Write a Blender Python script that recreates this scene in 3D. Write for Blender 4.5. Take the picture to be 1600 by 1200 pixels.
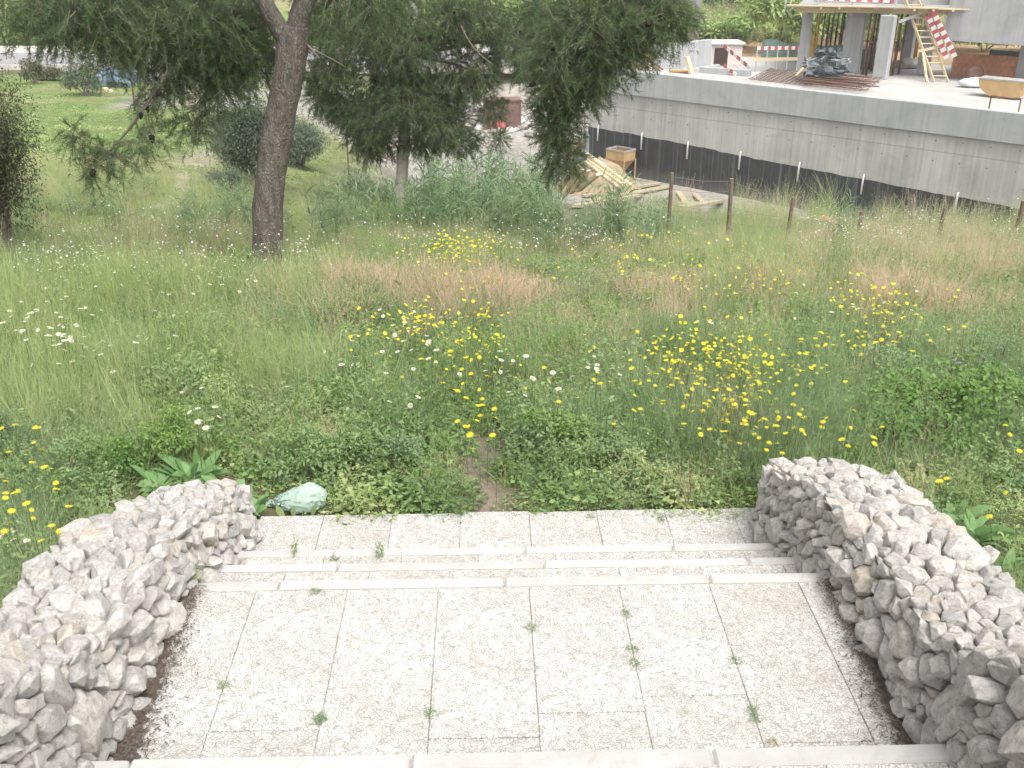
import bpy, bmesh, math, random
import numpy as np
from mathutils import Vector, Matrix, Euler, Quaternion

# ------------------------------------------------------------------ camera, sky, sun, exposure
for o in list(bpy.data.objects):
    bpy.data.objects.remove(o)
scene = bpy.context.scene
COL = scene.collection
EYE = Vector((0.0, 0.0, 2.65))
PITCH, YAW, FPX = 24.6, 1.5, 1556.0
cam_data = bpy.data.cameras.new("camera")
cam_data.sensor_width = 36.0
cam_data.lens = 36.0 * FPX / 1600.0
cam_data.clip_start = 0.05
cam_data.clip_end = 2000.0
cam = bpy.data.objects.new("camera", cam_data)
COL.objects.link(cam)
cam.location = EYE
cam.rotation_euler = Euler((math.radians(90 - PITCH), 0, math.radians(-YAW)), 'XYZ')
scene.camera = cam

SUN_EL, SUN_AZ = 60.0, 152.0        # azimuth clockwise from +Y
world = bpy.data.worlds.new("World")
scene.world = world
world.use_nodes = True
wn = world.node_tree
wn.nodes.clear()
w_out = wn.nodes.new("ShaderNodeOutputWorld")
w_bg = wn.nodes.new("ShaderNodeBackground")
w_hs = wn.nodes.new("ShaderNodeHueSaturation")
w_sky = wn.nodes.new("ShaderNodeTexSky")
w_sky.sky_type = 'NISHITA'
w_sky.sun_disc = False
w_sky.sun_elevation = math.radians(SUN_EL)
w_sky.sun_rotation = math.radians(SUN_AZ)
w_sky.air_density = 1.0
w_sky.dust_density = 6.0
w_sky.ozone_density = 1.0
w_hs.inputs["Saturation"].default_value = 0.12      # an overcast, whitish sky
w_bg.inputs["Strength"].default_value = 0.15
wn.links.new(w_sky.outputs[0], w_hs.inputs["Color"])
wn.links.new(w_hs.outputs[0], w_bg.inputs["Color"])
wn.links.new(w_bg.outputs[0], w_out.inputs["Surface"])

sun_data = bpy.data.lights.new("sun", 'SUN')
sun_data.energy = 1.0
sun_data.angle = math.radians(24.0)
sun_data.color = (1.0, 0.965, 0.91)
sun = bpy.data.objects.new("sun", sun_data)
COL.objects.link(sun)
_el, _az = math.radians(SUN_EL), math.radians(SUN_AZ)
sun_dir = Vector((math.sin(_az) * math.cos(_el), math.cos(_az) * math.cos(_el), math.sin(_el)))
sun.rotation_euler = (-sun_dir).to_track_quat('-Z', 'Y').to_euler()
sun.location = (5, -5, 20)

scene.view_settings.view_transform = 'Standard'
scene.view_settings.look = 'None'
scene.view_settings.exposure = 0.90
scene.view_settings.gamma = 1.0
scene.view_settings.use_curve_mapping = False
scene.render.engine = 'CYCLES'
scene.cycles.max_bounces = 8
scene.cycles.diffuse_bounces = 4
scene.cycles.glossy_bounces = 2
scene.cycles.transmission_bounces = 4
scene.cycles.transparent_max_bounces = 6
scene.cycles.use_adaptive_sampling = True
scene.cycles.adaptive_threshold = 0.02
scene.cycles.use_denoising = True

rng = np.random.default_rng(7)
random.seed(7)

# ------------------------------------------------------------------ sight lines, used to measure places from the photograph
ROT = np.array(cam.rotation_euler.to_matrix())
def ray(px, py):
    d = ROT @ np.array([(px - 800.0) / FPX, -(py - 600.0) / FPX, -1.0])
    return d / np.linalg.norm(d)
def at_z(px, py, z):
    d = ray(px, py)
    t = (z - EYE.z) / d[2]
    return np.array(EYE) + d * t
def at_y(px, py, y):
    d = ray(px, py)
    return np.array(EYE) + d * (y / d[1])
def v3(a): return Vector((float(a[0]), float(a[1]), float(a[2])))

# ------------------------------------------------------------------ terrain height
_R = np.array([[-6, 1.2], [0, .75], [3, 0.0], [5, -.50], [6.5, -.56], [8, -.68], [11, -.98], [14, -1.62], [16, -2.12], [20, -2.95], [25, -3.95], [30, -4.95],
               [35, -5.85], [42, -6.95], [46, -7.2], [51, -6.6], [56.5, -4.6], [62, -4.25], [66, -4.1], [75, -3.4], [90, -1.2], [130, 5.5], [200, 16], [420, 40]])
_L = np.array([[-6, 1.2], [0, .75], [3, 0.0], [5, -.50], [6.5, -.56], [8, -.68], [11, -.96], [16, -1.8], [20, -2.28], [25, -2.7], [35, -3.42], [45, -3.95],
               [55, -4.24], [62, -4.12], [66, -3.9], [75, -2.9], [90, -.6], [130, 5.0], [200, 16], [420, 40]])
def sstep(a, b, x):
    t = np.clip((np.asarray(x, float) - a) / (b - a), 0, 1)
    return t * t * (3 - 2 * t)
def _vnoise(x, y, s, seed=0):
    x = np.asarray(x, float) / s + seed * 17.3
    y = np.asarray(y, float) / s - seed * 9.1
    xi, yi = np.floor(x), np.floor(y)
    fx, fy = x - xi, y - yi
    fx = fx * fx * (3 - 2 * fx); fy = fy * fy * (3 - 2 * fy)
    def h(a, b):
        v = np.sin(a * 127.1 + b * 311.7 + seed * 74.7) * 43758.5453
        return v - np.floor(v)
    return (h(xi, yi) * (1 - fx) + h(xi + 1, yi) * fx) * (1 - fy) + (h(xi, yi + 1) * (1 - fx) + h(xi + 1, yi + 1) * fx) * fy
def fbm(x, y, s, seed=0, n=3):
    r, a, t = 0, 1.0, 0
    for i in range(n):
        r = r + a * _vnoise(x, y, s / 2 ** i, seed + i); t += a; a *= .5
    return r / t
# foot of the building's front wall, measured once: the site is dug out in front of it
_WA = at_z(922.5, 104, -2.9); _WB = at_z(1600, 178, -2.9)
_WD = (_WB - _WA)[:2] / np.linalg.norm((_WB - _WA)[:2]); _WN = np.array([_WD[1], -_WD[0]])
if _WN[1] > 0: _WN = -_WN
def proj(P):
    q = (np.asarray(P, float) - np.array(EYE)) @ ROT
    return 800 + q[:, 0] / -q[:, 2] * FPX, 600 - q[:, 1] / -q[:, 2] * FPX
def H(x, y):
    x = np.asarray(x, float); y = np.asarray(y, float)
    t = sstep(-9.5, -1.5, x)
    z = np.interp(y, _L[:, 0], _L[:, 1]) * (1 - t) + np.interp(y, _R[:, 0], _R[:, 1]) * t
    bump = sstep(5.4, 8, y)
    z = z + (fbm(x, y, 2.2, 3) - .5) * .16 * bump + (fbm(x, y, 9, 5) - .5) * .35 * sstep(12, 24, y)
    d_wall = (x - _WA[0]) * _WN[0] + (y - _WA[1]) * _WN[1]; along = (x - _WA[0]) * _WD[0] + (y - _WA[1]) * _WD[1]
    pit = (1 - sstep(3.5, 15, d_wall)) * sstep(-5, 1, along) * sstep(-14, -10, d_wall)
    z = z * (1 - pit) + np.minimum(z, -7.38) * pit
    under = (1 - sstep(1.55, 1.8, np.abs(x - .1))) * (1 - sstep(4.94, 5.04, y))
    return z - 1.6 * under
_T = np.concatenate([np.arange(2, 20, .03), np.geomspace(20, 320, 420)])
def on_ground(px, py, dz=0.0):
    """where a sight line first meets the ground (dz above it)"""
    d = ray(px, py); o = np.array(EYE)
    P = o + d * _T[:, None]
    below = P[:, 2] < H(P[:, 0], P[:, 1]) + dz
    i = int(np.argmax(below)) if below.any() else len(_T) - 1
    ts = np.linspace(_T[max(i - 1, 0)], _T[i], 24)
    P = o + d * ts[:, None]
    below = P[:, 2] < H(P[:, 0], P[:, 1]) + dz
    return P[int(np.argmax(below)) if below.any() else -1]
def gz(x, y): return float(H(x, y))

# ------------------------------------------------------------------ objects and naming
def put(o, parent=None, **props):
    COL.objects.link(o)
    if parent is not None: o.parent = parent
    for k, v in props.items():
        if v is not None: o[k] = v
    return o
def empty(name, loc=(0, 0, 0), rotz=0.0, **props):
    o = bpy.data.objects.new(name, None)
    o.location = loc; o.rotation_euler = (0, 0, rotz); o.empty_display_size = .1
    return put(o, None, **props)

class MB:
    """collects shapes, builds one mesh"""
    def __init__(s): s.v = []; s.f = []; s.mi = []
    def add(s, vs, fs, m=0):
        b = len(s.v)
        s.v.extend([tuple(float(c) for c in p) for p in vs])
        s.f.extend([tuple(b + i for i in f) for f in fs]); s.mi.extend([m] * len(fs))
        return s
    def box(s, c, d, R=None, m=0, taper=1.0):
        x, y, z = d[0] / 2, d[1] / 2, d[2] / 2
        P = [Vector((i * x * (taper if k > 0 else 1), j * y * (taper if k > 0 else 1), k * z)) for k in (-1, 1) for j in (-1, 1) for i in (-1, 1)]
        if R is not None: P = [R @ p for p in P]
        c = Vector(c)
        return s.add([p + c for p in P], [(0, 2, 3, 1), (4, 5, 7, 6), (0, 1, 5, 4), (2, 6, 7, 3), (0, 4, 6, 2), (1, 3, 7, 5)], m)
    def beam(s, a, b, w, h, m=0, up=(0, 0, 1)):
        a, b = Vector(a), Vector(b); d = b - a
        y = d.normalized(); u = Vector(up)
        if abs(y.dot(u)) > .98: u = Vector((1, 0, 0))
        x = y.cross(u).normalized(); z = x.cross(y)
        R = Matrix((x, y, z)).transposed()
        return s.box((a + b) / 2, (w, d.length, h), R, m)
    def tube(s, path, rad, n=8, m=0, caps=True):
        P = [Vector(p) for p in path]
        if not hasattr(rad, '__len__'): rad = [rad] * len(P)
        vs, fs = [], []
        t0 = (P[1] - P[0]).normalized()
        u = t0.orthogonal().normalized()
        for i, p in enumerate(P):
            t = (P[min(i + 1, len(P) - 1)] - P[max(i - 1, 0)]).normalized()
            u = (u - t * u.dot(t)).normalized(); w = t.cross(u)
            for k in range(n):
                a = 2 * math.pi * k / n
                vs.append(p + (u * math.cos(a) + w * math.sin(a)) * rad[i])
        for i in range(len(P) - 1):
            for k in range(n):
                fs.append((i * n + k, i * n + (k + 1) % n, (i + 1) * n + (k + 1) % n, (i + 1) * n + k))
        if caps:
            fs.append(tuple(range(n - 1, -1, -1))); fs.append(tuple((len(P) - 1) * n + k for k in range(n)))
        return s.add(vs, fs, m)
    def mesh(s, name, mats, smooth=False, bevel=0.0):
        me = bpy.data.meshes.new(name)
        me.from_pydata(s.v, [], s.f)
        if not isinstance(mats, (list, tuple)): mats = [mats]
        for m in mats: me.materials.append(m)
        if len(mats) > 1: me.polygons.foreach_set("material_index", s.mi)
        if smooth: me.polygons.foreach_set("use_smooth", [True] * len(me.polygons))
        if bevel > 0:
            bm = bmesh.new(); bm.from_mesh(me)
            bmesh.ops.recalc_face_normals(bm, faces=bm.faces)
            bmesh.ops.bevel(bm, geom=[e for e in bm.edges if e.is_manifold and e.calc_face_angle(0) > .6], offset=bevel, segments=1, affect='EDGES')
            bm.to_mesh(me); bm.free()
        else:
            bm = bmesh.new(); bm.from_mesh(me)
            bmesh.ops.recalc_face_normals(bm, faces=bm.faces); bm.to_mesh(me); bm.free()
        me.update()
        return me
    def obj(s, name, mats, parent=None, smooth=False, bevel=0.0, **props):
        return put(bpy.data.objects.new(name, s.mesh(name, mats, smooth, bevel)), parent, **props)

def fast_mesh(name, verts, faces, mats, mat_idx=None, smooth=False):
    """verts (N,3) and faces (M,k) numpy arrays, or a list of such face arrays"""
    if not isinstance(faces, list): faces = [faces]
    me = bpy.data.meshes.new(name)
    verts = np.ascontiguousarray(verts, dtype=np.float32)
    me.vertices.add(len(verts)); me.vertices.foreach_set("co", verts.ravel())
    nl = sum(f.size for f in faces); nf = sum(len(f) for f in faces)
    me.loops.add(nl); me.polygons.add(nf)
    me.loops.foreach_set("vertex_index", np.concatenate([f.ravel() for f in faces]).astype(np.int32))
    tot = np.concatenate([np.full(len(f), f.shape[1]) for f in faces])
    st = np.concatenate([[0], np.cumsum(tot)[:-1]]).astype(np.int32)
    me.polygons.foreach_set("loop_start", st)
    if not isinstance(mats, (list, tuple)): mats = [mats]
    for m in mats: me.materials.append(m)
    if mat_idx is not None: me.polygons.foreach_set("material_index", np.asarray(mat_idx, np.int32))
    me.polygons.foreach_set("use_smooth", np.full(nf, smooth))
    me.update(calc_edges=True)
    me.validate()
    return me

# ------------------------------------------------------------------ materials
class NT:
    def __init__(s, name):
        s.m = bpy.data.materials.new(name); s.m.use_nodes = True
        s.t = s.m.node_tree; s.t.nodes.clear()
        s.out = s.t.nodes.new("ShaderNodeOutputMaterial")
        s.b = s.t.nodes.new("ShaderNodeBsdfPrincipled")
        s.t.links.new(s.b.outputs[0], s.out.inputs[0])
        s.b.inputs["Specular IOR Level"].default_value = .3
    def n(s, typ, **kw):
        nd = s.t.nodes.new("ShaderNode" + typ)
        for k, v in kw.items():
            if k in nd.inputs: nd.inputs[k].default_value = v
            else: setattr(nd, k, v)
        return nd
    def l(s, a, b): s.t.links.new(a, b)
    def pos(s, scale=(1, 1, 1), coord="Object"):
        tc = s.n("TexCoord"); mp = s.n("Mapping"); mp.inputs["Scale"].default_value = scale
        s.l(tc.outputs[coord], mp.inputs[0]); return mp.outputs[0]
    def noise(s, vec, scale, detail=4, rough=.55, dist=0.0):
        nd = s.n("TexNoise"); nd.inputs["Scale"].default_value = scale; nd.inputs["Detail"].default_value = detail
        nd.inputs["Roughness"].default_value = rough; nd.inputs["Distortion"].default_value = dist
        s.l(vec, nd.inputs["Vector"]); return nd.outputs["Fac"]
    def ramp(s, fac, stops, interp='LINEAR'):
        r = s.n("ValToRGB"); r.color_ramp.interpolation = interp
        e = r.color_ramp.elements
        while len(e) < len(stops): e.new(.5)
        for el, (p, c) in zip(e, stops):
            el.position = p; el.color = (c if len(c) == 4 else (*c, 1)) if hasattr(c, '__len__') else (c, c, c, 1)
        s.l(fac, r.inputs[0]); return r.outputs[0]
    def mix(s, fac, a, b, mode='MIX'):
        m = s.n("MixRGB", blend_type=mode)
        for i, x in zip((0, 1, 2), (fac, a, b)):
            if hasattr(x, 'is_linked'): s.l(x, m.inputs[i])
            else: m.inputs[i].default_value = x if i == 0 else ((*x, 1) if len(x) == 3 else x)
        return m.outputs[0]
    def math(s, op, a, b=0.0):
        m = s.n("Math", operation=op)
        for i, x in enumerate((a, b)):
            if hasattr(x, 'is_linked'): s.l(x, m.inputs[i])
            else: m.inputs[i].default_value = x
        return m.outputs[0]
    def bump(s, h, strength=.5, dist=.01, prev=None):
        b = s.n("Bump"); b.inputs["Strength"].default_value = strength; b.inputs["Distance"].default_value = dist
        s.l(h, b.inputs["Height"])
        if prev is not None: s.l(prev, b.inputs["Normal"])
        return b.outputs[0]
    def finish(s, col=None, rough=.8, nrm=None):
        if col is not None:
            if hasattr(col, 'is_linked'): s.l(col, s.b.inputs["Base Color"])
            else: s.b.inputs["Base Color"].default_value = (*col, 1)
        if hasattr(rough, 'is_linked'): s.l(rough, s.b.inputs["Roughness"])
        else: s.b.inputs["Roughness"].default_value = rough
        if nrm is not None: s.l(nrm, s.b.inputs["Normal"])
        return s.m

def rough_mat(name, c1, c2, scale=8, rough=.85, bump=.3, bdist=.01, detail=6, coord="Object", island=0.0, metallic=0.0):
    t = NT(name); p = t.pos(coord=coord)
    f = t.noise(p, scale, detail)
    c = t.ramp(f, [(.3, c1), (.7, c2)])
    if island:
        g = t.n("NewGeometry"); oi = t.n("ObjectInfo")
        r = t.math('FRACT', t.math('ADD', g.outputs["Random Per Island"], oi.outputs["Random"]))
        c = t.mix(1.0, c, t.ramp(r, [(0, 1 - island), (1, 1 + island)]), 'MULTIPLY')
    t.b.inputs["Metallic"].default_value = metallic
    return t.finish(c, rough, t.bump(t.noise(p, scale * 4, 5), bump, bdist) if bump else None)

def leaf_mat(name, cols, transl=.35, patch=0.35, patch_scale=.7, rough=.55, gain=1.0):
    """thin foliage: colour varies from leaf to leaf, clump to clump and patch to patch"""
    t = NT(name)
    g = t.n("NewGeometry"); oi = t.n("ObjectInfo")
    r = t.math('FRACT', t.math('ADD', g.outputs["Random Per Island"], t.math('MULTIPLY', oi.outputs["Random"], 7.31)))
    ps = t.n("Mapping"); t.l(g.outputs["Position"], ps.inputs[0])
    nz = t.noise(ps.outputs[0], patch_scale, 3)
    nz = t.math('ADD', t.math('MULTIPLY', nz, 2.4), -.7)                     # stretch the patches' contrast
    f = t.math('ADD', t.math('ADD', t.math('MULTIPLY', r, .78 - patch), t.math('MULTIPLY', nz, patch)), t.math('MULTIPLY', oi.outputs["Random"], .22))
    n = len(cols); cols = [tuple(min(.9, q * gain) for q in c_) for c_ in cols]
    c = t.ramp(f, [(.08 + .84 * i / max(n - 1, 1), col) for i, col in enumerate(cols)])
    t.l(c, t.b.inputs["Base Color"]); t.b.inputs["Roughness"].default_value = rough
    t.b.inputs["Specular IOR Level"].default_value = .25
    tr = t.n("BsdfTranslucent"); t.l(c, tr.inputs["Color"])
    mx = t.n("MixShader"); mx.inputs[0].default_value = transl
    t.l(t.b.outputs[0], mx.inputs[1]); t.l(tr.outputs[0], mx.inputs[2]); t.l(mx.outputs[0], t.out.inputs[0])
    return t.m

M = {}
def make_materials():
    # rubble limestone
    t = NT("limestone"); p = t.pos(coord="Object")
    oi = t.n("ObjectInfo"); g = t.n("NewGeometry")
    r = t.math('FRACT', t.math('ADD', g.outputs["Random Per Island"], oi.outputs["Random"]))
    f = t.noise(p, 9, 6, .6)
    base = t.ramp(f, [(.25, (.61, .585, .555)), (.5, (.75, .728, .70)), (.8, (.83, .815, .795))])
    tint = t.ramp(r, [(0, (.80, .79, .78)), (.55, (1, .985, .965)), (.86, (1, .97, .93)), (.955, (.98, .89, .77)), (1, (.88, .85, .83))])
    base = t.mix(1.0, base, tint, 'MULTIPLY')
    stain = t.ramp(t.noise(p, 4, 5, .65, .6), [(.56, 0.0), (.70, .55)])
    base = t.mix(stain, base, (.50, .41, .31))
    pit = t.ramp(t.noise(p, 55, 4, .75), [(.34, .66), (.50, 1.0)])
    base = t.mix(1.0, base, pit, 'MULTIPLY')
    vein = t.ramp(t.noise(p, 22, 7, .75, 1.2), [(.36, .80), (.56, 1.0)])
    base = t.mix(1.0, base, vein, 'MULTIPLY')
    nb = t.bump(t.noise(p, 24, 9, .75, .6), 1.0, .030)
    nb = t.bump(t.noise(p, 110, 4, .7), .4, .005, nb)
    M['stone'] = t.finish(base, .9, nb)
    M['stone_core'] = rough_mat("wall_earth", (.10, .082, .065), (.17, .14, .115), 20, .95, .5)
    # washed-aggregate paving slabs
    t = NT("pebbled_paving"); p = t.pos(coord="Object")
    oi = t.n("ObjectInfo")
    off = t.n("VectorMath", operation='ADD'); cr = t.n("CombineXYZ")
    t.l(oi.outputs["Random"], cr.inputs[0]); t.l(oi.outputs["Random"], cr.inputs[1]); t.l(p, off.inputs[0]); t.l(cr.outputs[0], off.inputs[1])
    wob = t.n("TexNoise"); wob.inputs["Scale"].default_value = 30; t.l(off.outputs[0], wob.inputs["Vector"])
    wv = t.n("VectorMath", operation='SCALE'); wv.inputs[3].default_value = .012; t.l(wob.outputs["Color"], wv.inputs[0])
    pv = t.n("VectorMath", operation='ADD'); t.l(off.outputs[0], pv.inputs[0]); t.l(wv.outputs[0], pv.inputs[1])
    sq = t.n("Mapping"); sq.inputs["Scale"].default_value = (1, 1.25, .3); t.l(pv.outputs[0], sq.inputs[0])
    ve = t.n("TexVoronoi", feature='DISTANCE_TO_EDGE'); ve.inputs["Scale"].default_value = 70; t.l(sq.outputs[0], ve.inputs["Vector"])
    v1 = t.n("TexVoronoi", feature='F1'); v1.inputs["Scale"].default_value = 70; t.l(sq.outputs[0], v1.inputs["Vector"])
    gate = t.ramp(t.noise(off.outputs[0], 24, 4, .65), [(.36, 0.02), (.66, .21)])
    gapf = t.math('LESS_THAN', ve.outputs[0], gate)
    soft = t.ramp(t.math('DIVIDE', ve.outputs[0], t.math('ADD', gate, .01)), [(.35, 1.0), (1.0, 0.0)])
    st2 = t.n("Mapping"); st2.inputs["Scale"].default_value = (.8, 1.3, .3); t.l(pv.outputs[0], st2.inputs[0])
    ve2 = t.n("TexVoronoi", feature='DISTANCE_TO_EDGE'); ve2.inputs["Scale"].default_value = 34; t.l(st2.outputs[0], ve2.inputs["Vector"])
    dash = t.math('MULTIPLY', t.ramp(ve2.outputs[0], [(.03, 1.0), (.075, 0.0)]), t.ramp(t.noise(off.outputs[0], 38, 2, .5), [(.53, 0.0), (.60, 1.0)]))
    peb = t.ramp(v1.outputs["Color"], [(.1, (.54, .53, .515)), (.5, (.63, .62, .61)), (.9, (.70, .695, .685))])
    dirtn = t.ramp(t.noise(p, 3.2, 5, .6), [(.32, (.78, .75, .70)), (.62, (1, 1, 1))])
    peb = t.mix(1.0, peb, dirtn, 'MULTIPLY')
    peb = t.mix(1.0, peb, t.ramp(oi.outputs["Random"], [(0, (.90, .885, .86)), (.5, (.97, .965, .955)), (1, (1.03, 1.03, 1.03))]), 'MULTIPLY')
    wg = t.n("NewGeometry"); blot = t.ramp(t.noise(wg.outputs["Position"], 1.7, 6, .7, .5), [(.50, 0.0), (.72, .42)])
    peb = t.mix(blot, peb, (.49, .47, .445))
    col = t.mix(t.math('MULTIPLY', soft, .85), peb, (.30, .285, .26))
    col = t.mix(t.math('MULTIPLY', dash, .75), col, (.25, .245, .225))
    h = t.math('MINIMUM', ve.outputs[0], .25)
    M['paving'] = t.finish(col, .85, t.bump(h, .8, .012))
    # smooth nosing stone
    t = NT("nosing_stone"); p = t.pos()
    oi = t.n("ObjectInfo")
    c = t.ramp(t.noise(p, 5, 6, .6), [(.3, (.40, .385, .365)), (.6, (.475, .465, .45)), (.85, (.53, .52, .51))])
    c = t.mix(t.ramp(t.noise(p, 16, 6, .7, .5), [(.56, 0.0), (.72, .6)]), c, (.36, .33, .295))
    c = t.mix(1.0, c, t.ramp(oi.outputs["Random"], [(0, .9), (1, 1.04)]), 'MULTIPLY')
    M['nosing'] = t.finish(c, .8, t.bump(t.noise(p, 60, 5), .25, .004))
    M['joint'] = rough_mat("joint_grout", (.24, .215, .18), (.46, .43, .385), 30, .95, .5)
    M['leaf_litter'] = rough_mat("dark_dirt", (.10, .085, .075), (.24, .215, .195), 40, .95, .6, .01)
    M['litter_bit'] = leaf_mat("dry_litter", [(.075, .058, .05), (.11, .085, .068), (.19, .15, .115), (.06, .05, .045)], .1)
    # terrain
    t = NT("terrain"); at = t.n("Attribute", attribute_name="zone")
    g = t.n("NewGeometry"); p = g.outputs["Position"]
    f = t.ramp(t.noise(p, 3.5, 8, .65), [(.25, .62), (.75, 1.35)])
    c = t.mix(1.0, at.outputs["Color"], f, 'MULTIPLY')
    f2 = t.ramp(t.noise(p, .5, 5, .6), [(.3, .8), (.7, 1.2)])
    c = t.mix(1.0, c, f2, 'MULTIPLY')
    M['terrain'] = t.finish(c, .95, t.bump(t.noise(p, 18, 8, .7), .7, .05))
    # concrete, board marked
    def concrete(name, c1, c2, c3, seam_x=1.2, seam_z=.0, streak=.35):
        t = NT(name); p = t.pos(coord="Object")
        a = t.noise(p, .55, 6, .6, .4); b = t.noise(t.pos((1.6, 1.6, .06)), 2.2, 6, .7)
        c = t.ramp(t.math('ADD', t.math('MULTIPLY', a, .65), t.math('MULTIPLY', b, .35)), [(.32, c1), (.5, c2), (.68, c3)])
        st = t.ramp(t.noise(t.pos((2.4, 2.4, .02)), 3, 5, .7), [(.28, 1 - streak), (.55, 1.0)])
        c = t.mix(1.0, c, st, 'MULTIPLY')
        sx = t.n("SeparateXYZ"); t.l(p, sx.inputs[0])
        wav = t.math('ABSOLUTE', t.math('SUBTRACT', t.math('FRACT', t.math('DIVIDE', sx.outputs[0], seam_x)), .5))
        seam = t.ramp(wav, [(.0, .90), (.010, 1.0)])
        c = t.mix(1.0, c, seam, 'MULTIPLY')
        if name == "cast_concrete":
            lift = t.ramp(t.math('ADD', t.math('MULTIPLY', sx.outputs[2], .2), t.math('MULTIPLY', t.noise(p, .8, 4), .14)), [(.66, 0.0), (.76, .55), (.84, .45)])
            c = t.mix(lift, c, (.22, .225, .225))
            l2 = t.math('ABSOLUTE', t.math('SUBTRACT', t.math('ADD', sx.outputs[2], t.math('MULTIPLY', t.noise(p, 1.5, 4), .05)), 2.95))
            c = t.mix(1.0, c, t.ramp(l2, [(.0, .68), (.035, 1.0)]), 'MULTIPLY')
        blot = t.ramp(t.noise(p, 1.4, 7, .7, 1.0), [(.55, 0), (.75, .5)])
        c = t.mix(blot, c, tuple(x * .72 for x in c1))
        return t.finish(c, .85, t.bump(t.noise(p, 12, 6), .3, .02))
    M['concrete'] = concrete("cast_concrete", (.35, .345, .335), (.46, .455, .44), (.55, .545, .525), 2.4, 0, .30)
    M['concrete_band'] = concrete("smooth_concrete", (.33, .345, .355), (.41, .42, .425), (.455, .46, .465), 3.2, 0, .15)
    M['concrete_new'] = concrete("new_concrete", (.36, .365, .375), (.43, .435, .445), (.49, .495, .50), 5.0, 0, .2)
    M['slab'] = rough_mat("slab_concrete", (.38, .365, .345), (.50, .485, .465), .8, .9, .2)
    t = NT("bitumen"); p = t.pos()
    c = t.ramp(t.noise(p, 1.2, 6, .6), [(.3, (.030, .032, .035)), (.7, (.055, .057, .06))])
    st = t.ramp(t.noise(t.pos((2.2, 2.2, .015)), 2.6, 4, .7), [(.53, 0.0), (.68, .42)])
    c = t.mix(st, c, (.33, .33, .33))
    sz = t.n("SeparateXYZ"); t.l(p, sz.inputs[0])
    dust = t.ramp(t.math('ADD', sz.outputs[2], t.math('MULTIPLY', t.noise(p, 1.5, 5), .8)), [(.35, .30), (1.0, 0.0)])
    c = t.mix(dust, c, (.30, .285, .26))
    M['bitumen'] = t.finish(c, .6, t.bump(t.noise(p, 6, 5), .2, .02))
    M['pvc'] = rough_mat("white_pvc", (.66, .66, .64), (.76, .76, .74), 4, .45, 0)
    # timber, steel, paint
    t = NT("sawn_timber"); p = t.pos((1, 1, 1)); oi = t.n("ObjectInfo")
    gr = t.noise(t.pos((9, 1.2, 9)), 3, 6, .65, .4)
    c = t.ramp(gr, [(.3, (.46, .37, .25)), (.6, (.62, .53, .39)), (.8, (.68, .61, .48))])
    c = t.mix(1.0, c, t.ramp(oi.outputs["Random"], [(0, (.72, .72, .74)), (.5, (1, .98, .93)), (1, (1.12, 1.08, 1.0))]), 'MULTIPLY')
    M['timber'] = t.finish(c, .8, t.bump(gr, .3, .01))
    M['old_wood'] = rough_mat("weathered_post", (.13, .095, .07), (.24, .185, .14), 14, .9, .6, .01)
    M['yellow_wood'] = rough_mat("formwork_yellow", (.52, .33, .10), (.62, .42, .16), 3, .7, .1)
    M['grey_sheet'] = rough_mat("grey_sheet", (.16, .165, .175), (.26, .265, .27), 2, .7, .2)
    M['rust'] = rough_mat("rusty_steel", (.12, .068, .05), (.21, .125, .095), 6, .85, .2, island=.35)
    M['rust_yellow'] = rough_mat("yellow_prop", (.42, .24, .05), (.55, .34, .08), 3, .7, .1, island=.2)
    M['galv'] = rough_mat("galvanised_steel", (.42, .43, .44), (.56, .57, .58), 5, .5, 0, metallic=.3)
    M['tub'] = rough_mat("ochre_metal", (.42, .28, .13), (.55, .38, .19), 3, .6, .2)
    M['tub_edge'] = rough_mat("tub_inside", (.30, .29, .27), (.42, .40, .38), 5, .8, .2)
    M['red'] = rough_mat("barrier_red", (.46, .085, .10), (.52, .13, .14), 3, .5, 0)
    M['white'] = rough_mat("barrier_white", (.70, .68, .66), (.80, .79, .77), 3, .5, 0)
    M['white_sack'] = rough_mat("white_sack", (.58, .575, .57), (.70, .69, .68), 5, .7, .4)
    M['brick'] = rough_mat("hollow_clay_brick", (.46, .19, .10), (.58, .27, .15), 6, .85, .2, island=.15)
    M['mortar'] = rough_mat("mortar", (.40, .33, .28), (.5, .43, .37), 10, .9, .2)
    M['tarp_dark'] = rough_mat("dark_tarp", (.075, .09, .10), (.15, .17, .18), 3, .5, .4, .03)
    M['tarp_grey'] = rough_mat("grey_sacks", (.16, .18, .19), (.26, .28, .29), 4, .6, .4, .03)
    M['net'] = rough_mat("green_net", (.15, .23, .19), (.20, .28, .235), 6, .8, .2)
    M['blue_tarp'] = rough_mat("blue_tarp", (.085, .14, .27), (.30, .36, .44), 1.6, .5, .3)
    M['shed'] = rough_mat("rusty_container", (.17, .095, .082), (.24, .145, .125), 2, .7, .2)
    M['rubble'] = rough_mat("pale_rubble", (.30, .285, .265), (.54, .52, .49), 3, .9, .4, island=.25)
    M['earth'] = rough_mat("sandy_earth", (.27, .20, .13), (.38, .30, .21), 4, .95, .6, .03)
    M['dark_int'] = rough_mat("dark_opening", (.05, .035, .03), (.08, .055, .045), 4, .9, 0)
    M['wire'] = rough_mat("fence_wire", (.20, .18, .165), (.28, .26, .24), 9, .6, 0)
    M['asphalt'] = rough_mat("asphalt", (.24, .235, .24), (.32, .315, .32), 3, .9, .2, coord="Generated")
    M['kerb'] = rough_mat("kerb_stone", (.44, .40, .37), (.58, .53, .50), 2, .9, .2)
    M['roof_pink'] = rough_mat("clay_roof", (.42, .22, .17), (.56, .34, .28), 1.5, .9, .2)
    M['plaster'] = rough_mat("pale_plaster", (.58, .52, .48), (.68, .62, .57), 1.5, .9, .1)
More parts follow.
